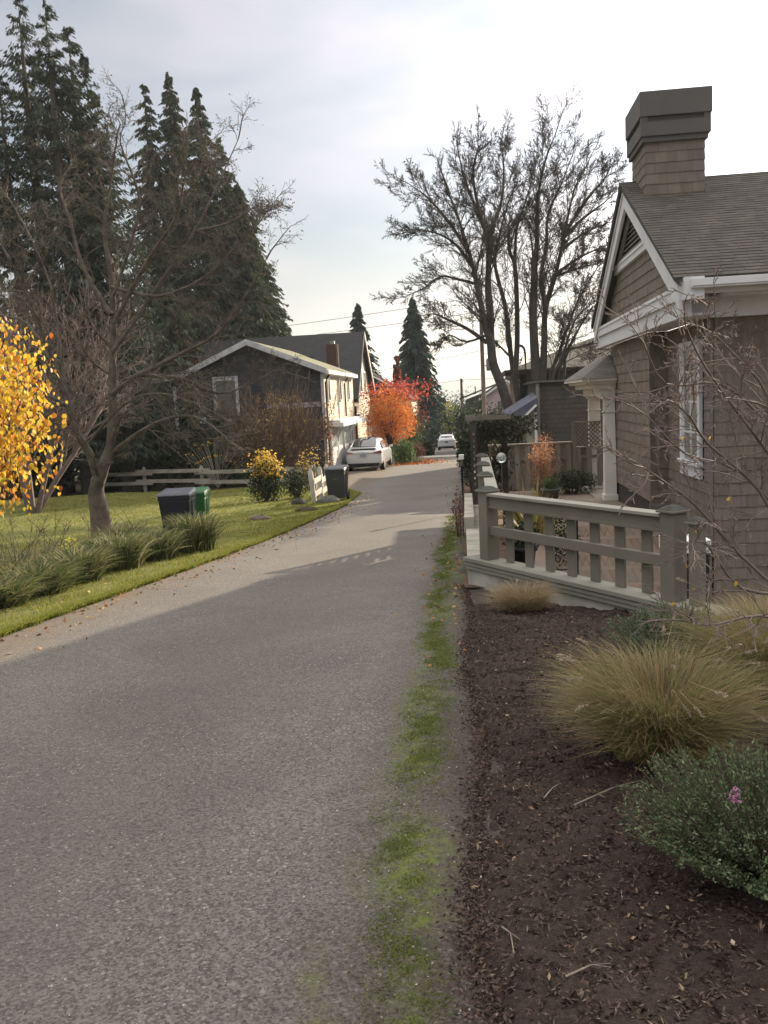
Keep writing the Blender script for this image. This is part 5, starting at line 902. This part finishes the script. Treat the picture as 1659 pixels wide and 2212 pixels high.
T.build('branch',pm('pale_twig_bark',(.24,.19,.17),(.15,.115,.10)),t); tp=np.array(tips); sel=tp[(rng.random(len(tp))<.02)&(tp[:,2]<1.4)][:26]; leaves('leaves',sel,rng.uniform(.02,.04,len(sel)),M_YEL,t,aspect=.6)
# ---------------------------------------------------------------- wheeled bins
def text_mesh(s,size,name,mat,parent,loc,rot,ext=.002):
    c=bpy.data.curves.new(name,'FONT'); c.body=s; c.size=size; c.extrude=ext; c.align_x='CENTER'; o=bpy.data.objects.new('tmp',c); COL.objects.link(o)
    me=bpy.data.meshes.new_from_object(o.evaluated_get(bpy.context.evaluated_depsgraph_get())); bpy.data.objects.remove(o); me.materials.clear(); me.materials.append(mat); m=bpy.data.objects.new(name,me); COL.objects.link(m); m.parent=parent; m.location=loc; m.rotation_euler=rot; return m
def wbin(label,x,y,rz,col,lid,w_=.60,d_=.72,h=.98,mark='text'):
    """local: front face is -y"""
    t=thing('wheeled_bin',label,'wheelie bin',(x,y,float(gl(x,y))+.03)); t.rotation_euler=(0,0,rz)
    mb=pm('plastic_'+lid,col,tuple(v*.85 for v in col),8,.45,.001,40,spec=.4); a,b=w_/2,d_/2; k=MB()
    k.hexa([(-a*.82,-b*.70,.10),(a*.82,-b*.70,.10),(a*.82,b*.62,.10),(-a*.82,b*.62,.10)],[(-a*.97,-b*.97,h-.12),(a*.97,-b*.97,h-.12),(a*.97,b*.9,h-.12),(-a*.97,b*.9,h-.12)])
    k.box((-a,-b,h-.118),(a,b*.93,h-.02)); k.build('body',mb,t,bevel=.02,local=True)
    k=MB(); k.hexa([(-a-.02,-b-.03,h-.018),(a+.02,-b-.03,h-.018),(a+.02,b+.02,h),(-a-.02,b+.02,h)],[(-a+.01,-b+.01,h+.035),(a-.01,-b+.01,h+.035),(a-.02,b-.03,h+.085),(-a+.02,b-.03,h+.085)]); l=k.build('lid',mb if lid!='blue' else pm('lid_faded_blue',(.09,.095,.13),(.13,.135,.17),5,.35,.001),t,bevel=.015,local=True)
    MB().tube([(-a*.8,b+.02,h-.03),(-a*.8,b+.1,h-.02),(a*.8,b+.1,h-.02),(a*.8,b+.02,h-.03)],.016,8).build('handle',mb,t,True,local=True)
    for s in (-1,1):
        k=MB(); k.tube([(s*a*.86-.03,b*.66,.13),(s*a*.86+.03,b*.66,.13)],.13,16); k.build('wheel',pm('tyre_rubber',(.02,.02,.02)),t,False,.01,True)
        MB().box((s*a*.93-.02,-b*.2-.03,.2),(s*a*.93+.02,-b*.2+.03,h-.13)).build('side_rib',mb,t,local=True)
    tm=pm('stamp_white',(.55,.56,.6),(.5,.5,.54),2,.6,0); sl=math.atan2(b*.27,h-.22)
    if mark=='text':
        text_mesh('WM',.085,'lettering',tm,t,(0,-b*.88-.012,.70),(math.pi/2-sl,0,0)); k=MB(); k.box((-.13,-b*.865-.008,.665),(.13,-b*.86,.672)); k.build('underline',tm,t,local=True)
    else:
        k=MB(); cz=.40; yy=-b*.79-.013; n=24
        ring=lambda r0,r1,t0,t1:[k.add([(r0*math.cos(q),yy-.0,cz+r0*math.sin(q)),(r1*math.cos(q),yy,cz+r1*math.sin(q)),(r1*math.cos(p),yy,cz+r1*math.sin(p)),(r0*math.cos(p),yy,cz+r0*math.sin(p))],[(0,1,2,3)]) for q,p in ((t0+(t1-t0)*i/n,t0+(t1-t0)*(i+1)/n) for i in range(n))]
        ring(.068,.085,0,6.283); 
        for s in range(3): ring(.028,.042,s*2.094+.2,s*2.094+1.6)
        k.build('round_emblem',tm,t,local=True)
    return t
wbin('dark blue bin with faded lid and round white emblem standing on the lawn',-6.22,17.35,.12,(.012,.013,.030),'blue',.66,.72,.92,'ring')
gb=wbin('bright green bin half hidden behind the dark blue one',-6.2,18.5,.10,(.02,.13,.04),'green',.52,.6,.86,'ring')
wbin('dark grey bin beside the short run of white gate boards',-4.22,26.1,-.06,(.045,.047,.052),'grey',.62,.72,1.0,'text')
# ---------------------------------------------------------------- rocks
def rock(name,label,cat,x,y,rx,ry,rz_,mat,seed):
    zb=float(gl(x,y)); n1,n2_=14,9; V=[];F=[]; r_=np.random.default_rng(seed); ph=r_.random(6)*6
    for i in range(n2_+1):
        for j in range(n1):
            a=math.pi*i/n2_; b=2*math.pi*j/n1; q=1+.16*math.sin(3*b+ph[0])*math.sin(a*2+ph[1])+.10*math.sin(5*b+ph[2]+3*a)+.05*math.sin(9*b+ph[3]); V.append((x+rx*q*math.sin(a)*math.cos(b),y+ry*q*math.sin(a)*math.sin(b),zb+rz_*.35+rz_*q*math.cos(a)*.9))
    for i in range(n2_):
        for j in range(n1): F.append((i*n1+j,i*n1+(j+1)%n1,(i+1)*n1+(j+1)%n1,(i+1)*n1+j))
    t=mesh_obj(name,V,F,mat,None,True); tag(t,label,cat)
M_STN=pm('grey_stone',(.13,.125,.115),(.07,.065,.06),6,.9,.02,18)
rock('boulder','long grey boulder lying against the foot of the grey bin','rock',-4.42,25.45,.36,.22,.18,M_STN,3)
rock('boulder','dark low boulder left of the white gate boards','rock',-5.3,25.3,.24,.2,.16,pm('dark_stone',(.05,.047,.04),(.03,.03,.025),6,.95,.02,18),5)
rock('soil_mound','small dark molehill on the lawn closest to the grey bin','mound',-4.62,22.9,.32,.24,.12,M_SOIL,8)
rock('boulder','reddish grey flat stone in the grass right of the bins','rock',-5.3,20.6,.27,.2,.11,pm('reddish_stone',(.16,.11,.09),(.09,.08,.07),9,.9,.02,18),11)
# ---------------------------------------------------------------- rail fence and gate boards
M_RAIL=pm('grey_rail_paint',(.38,.36,.31),(.22,.20,.17),2.5,.85,.006,30,scale=(.6,.6,2)); M_PCK=pm('white_gate_paint',(.55,.53,.48),(.40,.38,.33),3,.8,.004,30)
rf=thing('rail_fence','long low two-rail fence of weathered white boards along the far lawn','fence',(-12,35.3,-1.75))
fp=[(-23.4,38.6),(-20.3,37.6),(-17.2,36.8),(-14.3,36.0),(-11.4,35.0),(-8.5,33.2),(-5.9,31.2)]
for i,(x,y) in enumerate(fp):
    z=float(gl(x,y)); k=MB(); k.box((x-.06,y-.05,z-.1),(x+.06,y+.05,z+.93)).hexa([(x-.06,y-.05,z+.931),(x+.06,y-.05,z+.931),(x+.06,y+.05,z+.931),(x-.06,y+.05,z+.931)],[(x-.02,y-.02,z+1.01),(x+.02,y-.02,z+1.01),(x+.02,y+.02,z+1.01),(x-.02,y+.02,z+1.01)]); k.build('post',M_RAIL,rf)
    if i<len(fp)-1:
        x2,y2=fp[i+1]; z2=float(gl(x2,y2)); d=unit(np.array([x2-x,y2-y,z2-z])); o=-.07 if i%2 else -.10; j=.06 if i%2 else -.02
        for hz,wd in ((.74,.16),(.32,.15)):
            MB().bar(np.array([x,y+o,z+hz+j])-d*.45,np.array([x2,y2+o,z2+hz+j])+d*.45,.03,wd).build('rail',M_RAIL,rf)
gp=thing('gate_boards','short run of white boards with leaning posts beside the grey bin','fence',(-5,27.5,-1.5))
for i,((x,y),ln) in enumerate((((-4.95,26.0),-.02),((-5.0,27.6),.03),((-5.05,29.2),.02))):
    z=float(gl(x,y)); k=MB(); k.bar((x,y,z-.1),(x-.06+ln,y,z+.98),.14,.11,(0,1,0)); k.bar((x-.06+ln,y,z+.98),(x-.062+ln,y,z+1.06),.08,.06,(0,1,0)); k.build('post',M_PCK,gp)
for a,b,h0,h1 in (((-4.9,25.8),(-5.0,27.9),.66,.72),((-4.9,25.85),(-5.0,27.9),.26,.32),((-4.95,27.4),(-5.05,29.5),.60,.66),((-4.95,27.4),(-5.05,29.5),.24,.28)):
    MB().bar((a[0],a[1],float(gl(*a))+h0),(b[0],b[1],float(gl(*b))+h1),.03,.16).build('rail',M_PCK,gp)
# marker post beside the lane
t=thing('marker_post','slim dark post with a small white block on top beside the arbor','post',(-.3,21,-1.2)); MB().tube([(-.3,21,-1.3),(-.3,21,-.1)],.03,8).build('shaft',pm('blue_black',(.03,.035,.05)),t,True); MB().box((-.37,20.95,.06),(-.25,21.05,.18)).build('lamp_block',M_WT3,t,bevel=.01); MB().box((-.33,20.97,-.1),(-.29,21.03,.06)).build('neck',M_POLE,t)
for i in range(4): pass
bush('red_twig_shrub','scrappy red-brown seedlings at the foot of the side wall','shrub',-.3,15.8,.16,.45,leafmat('redbrown_leaf',[(.22,.07,.05),(.14,.06,.05),(.10,.07,.05)],.4),360,.05,.6,None,stems=16,sr=.004,Ry=1.6)
# ---------------------------------------------------------------- terrace planting and furniture
def sword(x,y,zb,n,L,label):
    t=thing('flax_plant',label,'plant',(x,y,zb)); V=[];F=[]
    for i in range(n):
        a=rng.random()*6.28; el=rng.uniform(.45,1.45); l=L*rng.uniform(.6,1.05); wd=rng.uniform(.022,.04); d=np.array([math.cos(a)*math.cos(el),math.sin(a)*math.cos(el),math.sin(el)]); s=unit(np.cross(d,(0,0,1))+rng.normal(0,.3,3)); q=np.array([x,y,zb])+.05*np.array([math.cos(a),math.sin(a),0]); b=len(V)
        for k_,(f,w_) in enumerate(((0,.5),(.35,1),(.7,.75),(1,.04))):
            c=q+d*l*f-np.array([0,0,1])*l*.16*f**2.5*(1.6-el); V+=[c-s*wd*w_,c+s*wd*w_]
        F+=[(b+2*k_,b+2*k_+1,b+2*k_+3,b+2*k_+2) for k_ in range(3)]
    mesh_obj('blades',V,F,leafmat('flax_blade',[(.30,.28,.07),(.42,.36,.12),(.20,.20,.05),(.38,.20,.09),(.5,.44,.2)],.45),t)
sword(.98,15.4,-1.0,70,1.2,'sunlit bronze-yellow sword-leaved flax behind the corner post')
t=thing('glass_float','round clear glass ball on a stick beside the flax leaves','garden ornament',(.44,15,-.9)); gm=NT('clear_glass'); gm.b.inputs['Transmission Weight'].default_value=.85; gm.b.inputs['Roughness'].default_value=.03; gm.color(gm.mix(gm.noise(4),(.9,.95,.9),(.7,.85,.75)))
k=MB(); k.lathe((.47,15,.50),[(.09*math.sin(a),-.09*math.cos(a)) for a in np.linspace(.15,3.0,9)],14); k.build('ball',gm.m,t,True); MB().tube([(.47,15,-.95),(.47,15,.42)],.008,6).build('stick',M_POLE,t)
M_POT=pm('green_pot',(.10,.115,.095),(.075,.08,.07),5,.6)
def pot(x,y,zb,r,h,label,mat,foliage,n,s,fr,fh):
    t=thing('potted_plant',label,'potted plant',(x,y,zb)); MB().lathe((x,y,zb),((r*.7,0),(r*.95,h*.85),(r*1.08,h*.86),(r*1.08,h),(r*.9,h),(r*.88,h*.93)),20).build('pot',mat,t,True)
    P=blob((x,y,zb+h+fh*.6),(fr,fr,fh),n,lump=.35); P=P[P[:,2]>zb+h*.9]; leaves('foliage',P,s*rng.uniform(.6,1.3,len(P)),foliage,t,aspect=.55); T=Tubes(); [T.add([(x,y,zb+h*.8),tuple(P[rng.integers(len(P))])],[.008,.003],3) for _ in range(12)]; T.build('stem',M_BARK,t)
pot(1.95,22.6,-1.27,.25,.36,'green glazed pot with low leafy plant near the porch steps',M_POT,leafmat('pot_green',[(.05,.08,.03),(.09,.12,.05),(.04,.06,.03)],.3),700,.06,.3,.2)
pot(1.85,23.8,-1.28,.24,.4,'pot with a tall airy plant of rust-orange foliage before the board fence',M_POT,leafmat('rust_fern',[(.34,.16,.08),(.42,.22,.12),(.28,.13,.07)],.45),2300,.05,.42,.85)
pot(.62,11.9,-.93,.2,.42,'black pot with glossy dark foliage behind the second picket gap',pm('black_pot',(.02,.02,.02),rough=.4),M_EVG,600,.06,.26,.22)
pot(.98,10.3,-.93,.17,.2,'low bowl of orange-red leaves behind the railing',pm('clay_pot',(.2,.09,.05)),leafmat('red_bowl',[(.3,.09,.05),(.2,.12,.05),(.08,.11,.04)],.4),420,.04,.24,.1)
bush('dark_shrub','dark maroon mound at the foot of the flax','shrub',1.35,16.5,.35,.32,leafmat('maroon_leaf',[(.05,.02,.02),(.08,.035,.03)],.3),900,.06,.5,None,z0=-.98)
bush('box_hedge','low dark clipped hedge along the board fence behind the columns','hedge',2.7,24.3,.75,.35,M_EVG,2600,.06,.5,None,z0=-1.3,Ry=.35,lump=.1)
bush('lime_plant','small lime-green tuft on the terrace just behind the left post','plant',.62,10.9,.16,.12,leafmat('lime_tuft',[(.14,.2,.05),(.22,.3,.08)],.4),240,.045,.5,None,z0=-.93); bush('lime_plant','second lime-green tuft behind the third picket of the railing','plant',.95,9.85,.16,.12,leafmat('lime_tuft',[(.14,.2,.05)],.4),240,.045,.5,None,z0=-.93)
M_IRON=pm('wrought_iron',(.012,.012,.012),(.03,.022,.018),8,.5,.001)
t=thing('iron_plant_stand','tall black wrought-iron plant stand with scrolls and trailing leaves behind the pickets','plant stand',(1.2,10.9,-.95)); x,y=1.10,11.0
for dx in (-.16,.16):
    for dy in (-.12,.12): MB().tube([(x+dx,y+dy,-.93),(x+dx,y+dy,.18)],.012,6).build('leg',M_IRON,t,True)
for z in (-.7,-.35,.0):
    k=MB(); k.tube([(x-.16,y-.12,z),(x+.16,y-.12,z),(x+.16,y+.12,z),(x-.16,y+.12,z),(x-.16,y-.12,z)],.009,5); k.build('shelf_ring',M_IRON,t)
for dx in (-.08,.08):
    for z0_ in (.08,-.5): k=MB(); k.tube([(x+dx+.07*(1-a/9)*math.cos(a),y-.13,z0_+.09*(1-a/9)*math.sin(a)) for a in np.linspace(0,8,22)],.008,5); k.build('scroll',M_IRON,t)
P=blob((x,y,-.28),(.2,.16,.42),900,lump=.5); leaves('foliage',P,rng.uniform(.02,.05,len(P)),M_EVG,t,aspect=.6)
t=thing('white_planter','small white tub with dark plant beside the near railing post','planter',(2.3,8.4,-.7)); MB().hexa([(1.98,8.95,-.93),(2.32,8.95,-.93),(2.32,9.25,-.93),(1.98,9.25,-.93)],[(1.94,8.91,-.12),(2.36,8.91,-.12),(2.36,9.29,-.12),(1.94,9.29,-.12)]).build('tub',pm('dark_tub',(.03,.03,.03)),t); MB().box((1.93,8.9,-.118),(2.37,9.3,.02)).build('rim',M_WT3,t,bevel=.01)
t=thing('watering_can','white enamel watering can on the terrace behind the railing','watering can',(1.75,9.4,-.4)); MB().lathe((1.76,9.5,-.93),((.11,0),(.12,.02),(.12,.22),(.10,.25)),16).build('body',M_WT3,t,True); MB().tube([(1.66,9.5,-.85),(1.5,9.5,-.65),(1.46,9.5,-.63)],[.02,.015,.03],8).build('spout',M_WT3,t,True); MB().tube([(1.86,9.5,-.72),(1.93,9.5,-.75),(1.93,9.5,-.86),(1.87,9.5,-.9)],.01,6).build('handle',M_WT3,t,True)
# sticks on the bark
for i,(a,b,lb) in enumerate((((1240,1745),(1390,1690),'long pale stick lying below the large fountain grass'),((1175,1730),(1205,1700),'short pale stick on the bark left of the long one'),((1222,2118),(1320,2098),'thin dry twig near the bottom of the bark bed'),((1085,2010),(1110,2065),'bent straw stalk near the lane side of the bark bed'))):
    def onm(p):
        d=ray(*p); s=.5
        while s<12:
            q=EYE+d*s
            if q[2]<mz(q[0],q[1])+.02: break
            s+=.01
        return q
    A,B=onm(a),onm(b); T=Tubes(); mid=(A+B)/2+np.array([.01,.02,.02]); T.add([A+[0,0,.012],mid,B+[0,0,.012]],[.004,.003,.0015],5); T.add([mid,mid+(B-A)*.25+np.array([.02,-.03,.02])],[.002,.001],4); o=T.build('stick',pm('dry_stick',(.27,.22,.18),(.15,.12,.10),20)); tag(o,lb,'stick')
# ---------------------------------------------------------------- cars
def loft(st,mat,name,parent,bev=0):
    """st: (y,w,zb,zm,zbelt,wt,zt) sections, symmetric"""
    V=[];n=None
    for y,w_,zb,zm,zl,wt,zt in st:
        half=[(0,zb),(w_*.80,zb),(w_*.95,zb+.06),(w_,zm-.1),(w_,zm+.08),(w_*.975,zl-.04),(w_*.93,zl),(wt+.05,zl+(zt-zl)*.55),(wt,zt-.07),(wt*.82,zt-.015),(0,zt)]
        ring=[(x,y,z) for x,z in half]+[(-x,y,z) for x,z in half[-2:0:-1]]; n=len(ring); V+=ring
    F=[(i*n+j,i*n+(j+1)%n,(i+1)*n+(j+1)%n,(i+1)*n+j) for i in range(len(st)-1) for j in range(n)]+[tuple(range(n-1,-1,-1)),tuple(range((len(st)-1)*n,len(st)*n))]
    o=mesh_obj(name,V,F,mat,parent,True,True); m=o.modifiers.new('s','SUBSURF'); m.levels=m.render_levels=2; return o
M_CARW=NT('white_car_paint'); M_CARW.color(M_CARW.mix(M_CARW.noise(3),(.70,.71,.73),(.66,.67,.69))).rough(.22); M_CARW.b.inputs['Coat Weight'].default_value=.6; M_CARW=M_CARW.m
M_GLS=glass('car_glass',(.03,.032,.036),.04); M_BLK=pm('black_trim',(.012,.012,.012),rough=.5); M_TYR=pm('tyre_rubber',(.02,.02,.02)); M_RIM=pm('alloy_rim',(.5,.5,.52),(.4,.4,.42),8,.3,0,metal=.8); M_TL=glass('tail_lamp_red',(.16,.02,.02),.1); M_CHR=pm('chrome_strip',(.5,.5,.52),rough=.15,metal=.9,bump=0)
def wheels(t,ys,x,r):
    for y in ys:
        for s in (-1,1):
            o=MB().lathe((0,0,-.11),((r*.62,0),(r*.95,.0),(r,.04),(r,.18),(r*.95,.22),(r*.62,.22)),24).build('wheel',M_TYR,t,True,local=True); o.location=(s*x,y,r); o.rotation_euler=(0,math.pi/2,0)
            k=MB(); k.lathe((0,0,.05 if s<0 else .05),((r*.6,0),(r*.62,.05),(r*.2,.08),(r*.1,.08)),20)
            for a in range(5): an=a*1.2566; k.bar((0,0,.10),(r*.6*math.cos(an),r*.6*math.sin(an),.10),.06,.03)
            q=k.build('rim',M_RIM,o,local=True); q.rotation_euler=(0,0 if s>0 else math.pi,0)
ca=thing('parked_car','white fastback crossover parked beside the garage doors, seen from behind','car',(-5.62,43.4,float(g(44.5)))); 
st=[(.0,.74,.42,.66,.95,.62,1.00),(.05,.88,.34,.66,1.0,.72,1.10),(.28,.96,.30,.68,1.08,.76,1.19),(.7,.99,.26,.68,1.10,.72,1.40),(1.25,1.0,.24,.68,1.09,.68,1.58),(1.9,1.0,.23,.68,1.07,.66,1.66),(2.7,1.0,.23,.68,1.04,.66,1.66),(3.3,1.0,.23,.66,1.02,.68,1.50),(3.9,.99,.24,.66,1.0,.80,1.14),(4.6,.95,.28,.62,.88,.78,.97),(5.0,.78,.36,.58,.76,.64,.80)]
loft(st,M_CARW,'body',ca)
k=MB(); 
def strip(rows,name,mat,t):
    V=[];F=[]
    for r_ in rows: V+=[tuple(p) for p in r_]
    m=len(rows[0]); F=[(i*m+j,i*m+j+1,(i+1)*m+j+1,(i+1)*m+j) for i in range(len(rows)-1) for j in range(m-1)]; return mesh_obj(name,V,F,mat,t,True,True)
strip([[(-.60,.42,1.265),(-.3,.38,1.275),(0,.37,1.28),(.3,.38,1.275),(.60,.42,1.265)],[(-.60,.8,1.455),(-.3,.78,1.475),(0,.77,1.48),(.3,.78,1.475),(.60,.8,1.455)],[(-.52,1.3,1.60),(-.3,1.28,1.63),(0,1.28,1.635),(.3,1.28,1.63),(.52,1.3,1.60)],[(-.5,1.9,1.665),(-.3,1.9,1.69),(0,1.9,1.695),(.3,1.9,1.69),(.5,1.9,1.665)]],'rear_window',M_GLS,ca)
k=MB(); k.box((-.66,.10,1.17),(.66,.30,1.225)).build('spoiler',M_CARW,ca,True,.02,True); MB().box((-.6,.085,1.118),(.6,.16,1.168)).build('lower_window',M_BLK,ca,local=True)
for s in (-1,1):
    strip([[(s*.955,.78,1.13),(s*.965,1.6,1.12),(s*.965,2.4,1.10),(s*.96,3.4,1.06)],[(s*.80,1.1,1.36),(s*.765,1.6,1.50),(s*.76,2.4,1.52),(s*.83,3.2,1.32)]],'side_window',M_GLS,ca)
    q=MB(); q.hexa([(s*.52,-.01,.93),(s*.86,.03,.90),(s*.86,.12,.90),(s*.52,.1,.93)],[(s*.52,-.005,.985),(s*.84,.05,1.06),(s*.84,.14,1.06),(s*.52,.1,.985)]); q.hexa([(s*.861,.03,.90),(s*.955,.22,.93),(s*.90,.3,.93),(s*.8,.12,.90)],[(s*.841,.05,1.06),(s*.93,.3,1.07),(s*.88,.35,1.07),(s*.78,.14,1.06)]); q.build('tail_light',M_TL,ca,local=True)
    MB().hexa([(s*.97,3.15,1.04),(s*1.16,3.15,1.06),(s*1.16,3.28,1.06),(s*.97,3.3,1.04)],[(s*.97,3.15,1.16),(s*1.15,3.15,1.18),(s*1.15,3.26,1.18),(s*.97,3.3,1.16)]).build('mirror',M_CARW,ca,bevel=.02,local=True)
    for y in (1.55,2.55): MB().box((s*1.0-.006,y,.92),(s*1.0+.006,y+.17,.94)).build('door_handle',M_CHR,ca,local=True)
MB().box((-.5,-.012,.935),(.5,.03,.955)).build('chrome_strip',M_CHR,ca,local=True); MB().hexa([(-.78,.02,.30),(.78,.02,.30),(.86,.5,.22),(-.86,.5,.22)],[(-.80,-.005,.44),(.80,-.005,.44),(.9,.45,.44),(-.9,.45,.44)]).build('diffuser',M_BLK,ca,local=True)
pl=MB().box((-.16,-.03,.77),(.16,-.015,.91)).build('number_plate',pm('plate_face',(.33,.36,.46),(.28,.30,.40),9,.5,0),ca,local=True)
k=MB(); k.prism([(-.045,-.025,1.035),(.045,-.025,1.035),(.012,-.025,1.02),(0,-.025,.965),(-.012,-.025,1.02)],(0,.02,0)); k.build('emblem',pm('grey_emblem',(.2,.2,.22),rough=.3),ca,local=True)
wheels(ca,(.95,3.95),.86,.36); ca.rotation_euler=(0,0,R(-1.5))
cb=thing('parked_car','small white suv with roof rails, farthest away beyond the kerb','car',(-2.78,89,float(g(91)))); ca2=[(.0,.78,.40,.66,1.0,.66,1.12),(.05,.88,.34,.66,1.05,.72,1.22),(.2,.92,.28,.68,1.08,.74,1.42),(.5,.93,.26,.68,1.08,.70,1.62),(1.4,.93,.24,.68,1.06,.68,1.68),(2.4,.93,.24,.66,1.03,.67,1.66),(2.9,.93,.24,.66,1.02,.70,1.48),(3.4,.92,.24,.64,1.0,.78,1.12),(4.1,.90,.28,.62,.92,.74,1.0),(4.5,.76,.34,.58,.8,.62,.84)]
loft(ca2,M_CARW,'body',cb)
strip([[(-.64,.10,1.17),(0,.07,1.18),(.64,.10,1.17)],[(-.60,.24,1.44),(0,.21,1.46),(.60,.24,1.44)],[(-.56,.40,1.55),(0,.38,1.58),(.56,.40,1.55)]],'rear_window',M_GLS,cb)
for s in (-1,1):
    strip([[(s*.89,.5,1.13),(s*.90,1.6,1.12),(s*.89,2.8,1.08)],[(s*.78,.6,1.46),(s*.76,1.6,1.52),(s*.78,2.6,1.40)]],'side_window',M_GLS,cb); MB().hexa([(s*.5,-.005,.98),(s*.9,.06,.96),(s*.9,.16,.96),(s*.5,.1,.98)],[(s*.5,.0,1.04),(s*.88,.08,1.12),(s*.88,.18,1.12),(s*.5,.1,1.04)]).build('tail_light',M_TL,cb,local=True)
    MB().tube([(s*.62,.5,1.70),(s*.62,.6,1.75),(s*.62,2.3,1.75),(s*.62,2.4,1.70)],.018,6).build('roof_rail',M_BLK,cb,True,local=True); MB().hexa([(s*.9,2.6,1.02),(s*1.08,2.6,1.04),(s*1.08,2.72,1.04),(s*.9,2.75,1.02)],[(s*.9,2.6,1.16),(s*1.06,2.6,1.17),(s*1.06,2.7,1.17),(s*.9,2.75,1.16)]).build('mirror',M_CARW,cb,local=True)
MB().box((-.17,-.02,.84),(.17,-.005,.98)).build('number_plate',pm('plate_dark',(.12,.16,.22)),cb,local=True); MB().hexa([(-.8,.02,.26),(.8,.02,.26),(.86,.5,.22),(-.86,.5,.22)],[(-.82,-.01,.50),(.82,-.01,.50),(.9,.45,.5),(-.9,.45,.5)]).build('bumper_trim',M_BLK,cb,local=True); MB().box((-.5,-.008,1.0),(.5,.02,1.03)).build('chrome_strip',M_CHR,cb,local=True)
wheels(cb,(.85,3.5),.80,.35)
# ---------------------------------------------------------------- haze
def haze():
    k=MB().box((-3300,-75,-42),(3300,3400,95)); m=bpy.data.materials.new('haze_air'); m.use_nodes=True; nt=m.node_tree; nt.nodes.clear(); o=nt.nodes.new('ShaderNodeOutputMaterial'); v=nt.nodes.new('ShaderNodeVolumePrincipled')
    v.inputs['Color'].default_value=(.86,.93,1.0,1); v.inputs['Density'].default_value=.00028; v.inputs['Anisotropy'].default_value=.3; nt.links.new(v.outputs[0],o.inputs['Volume']); o2=k.build('haze',m); o2['kind']='stuff'
haze()
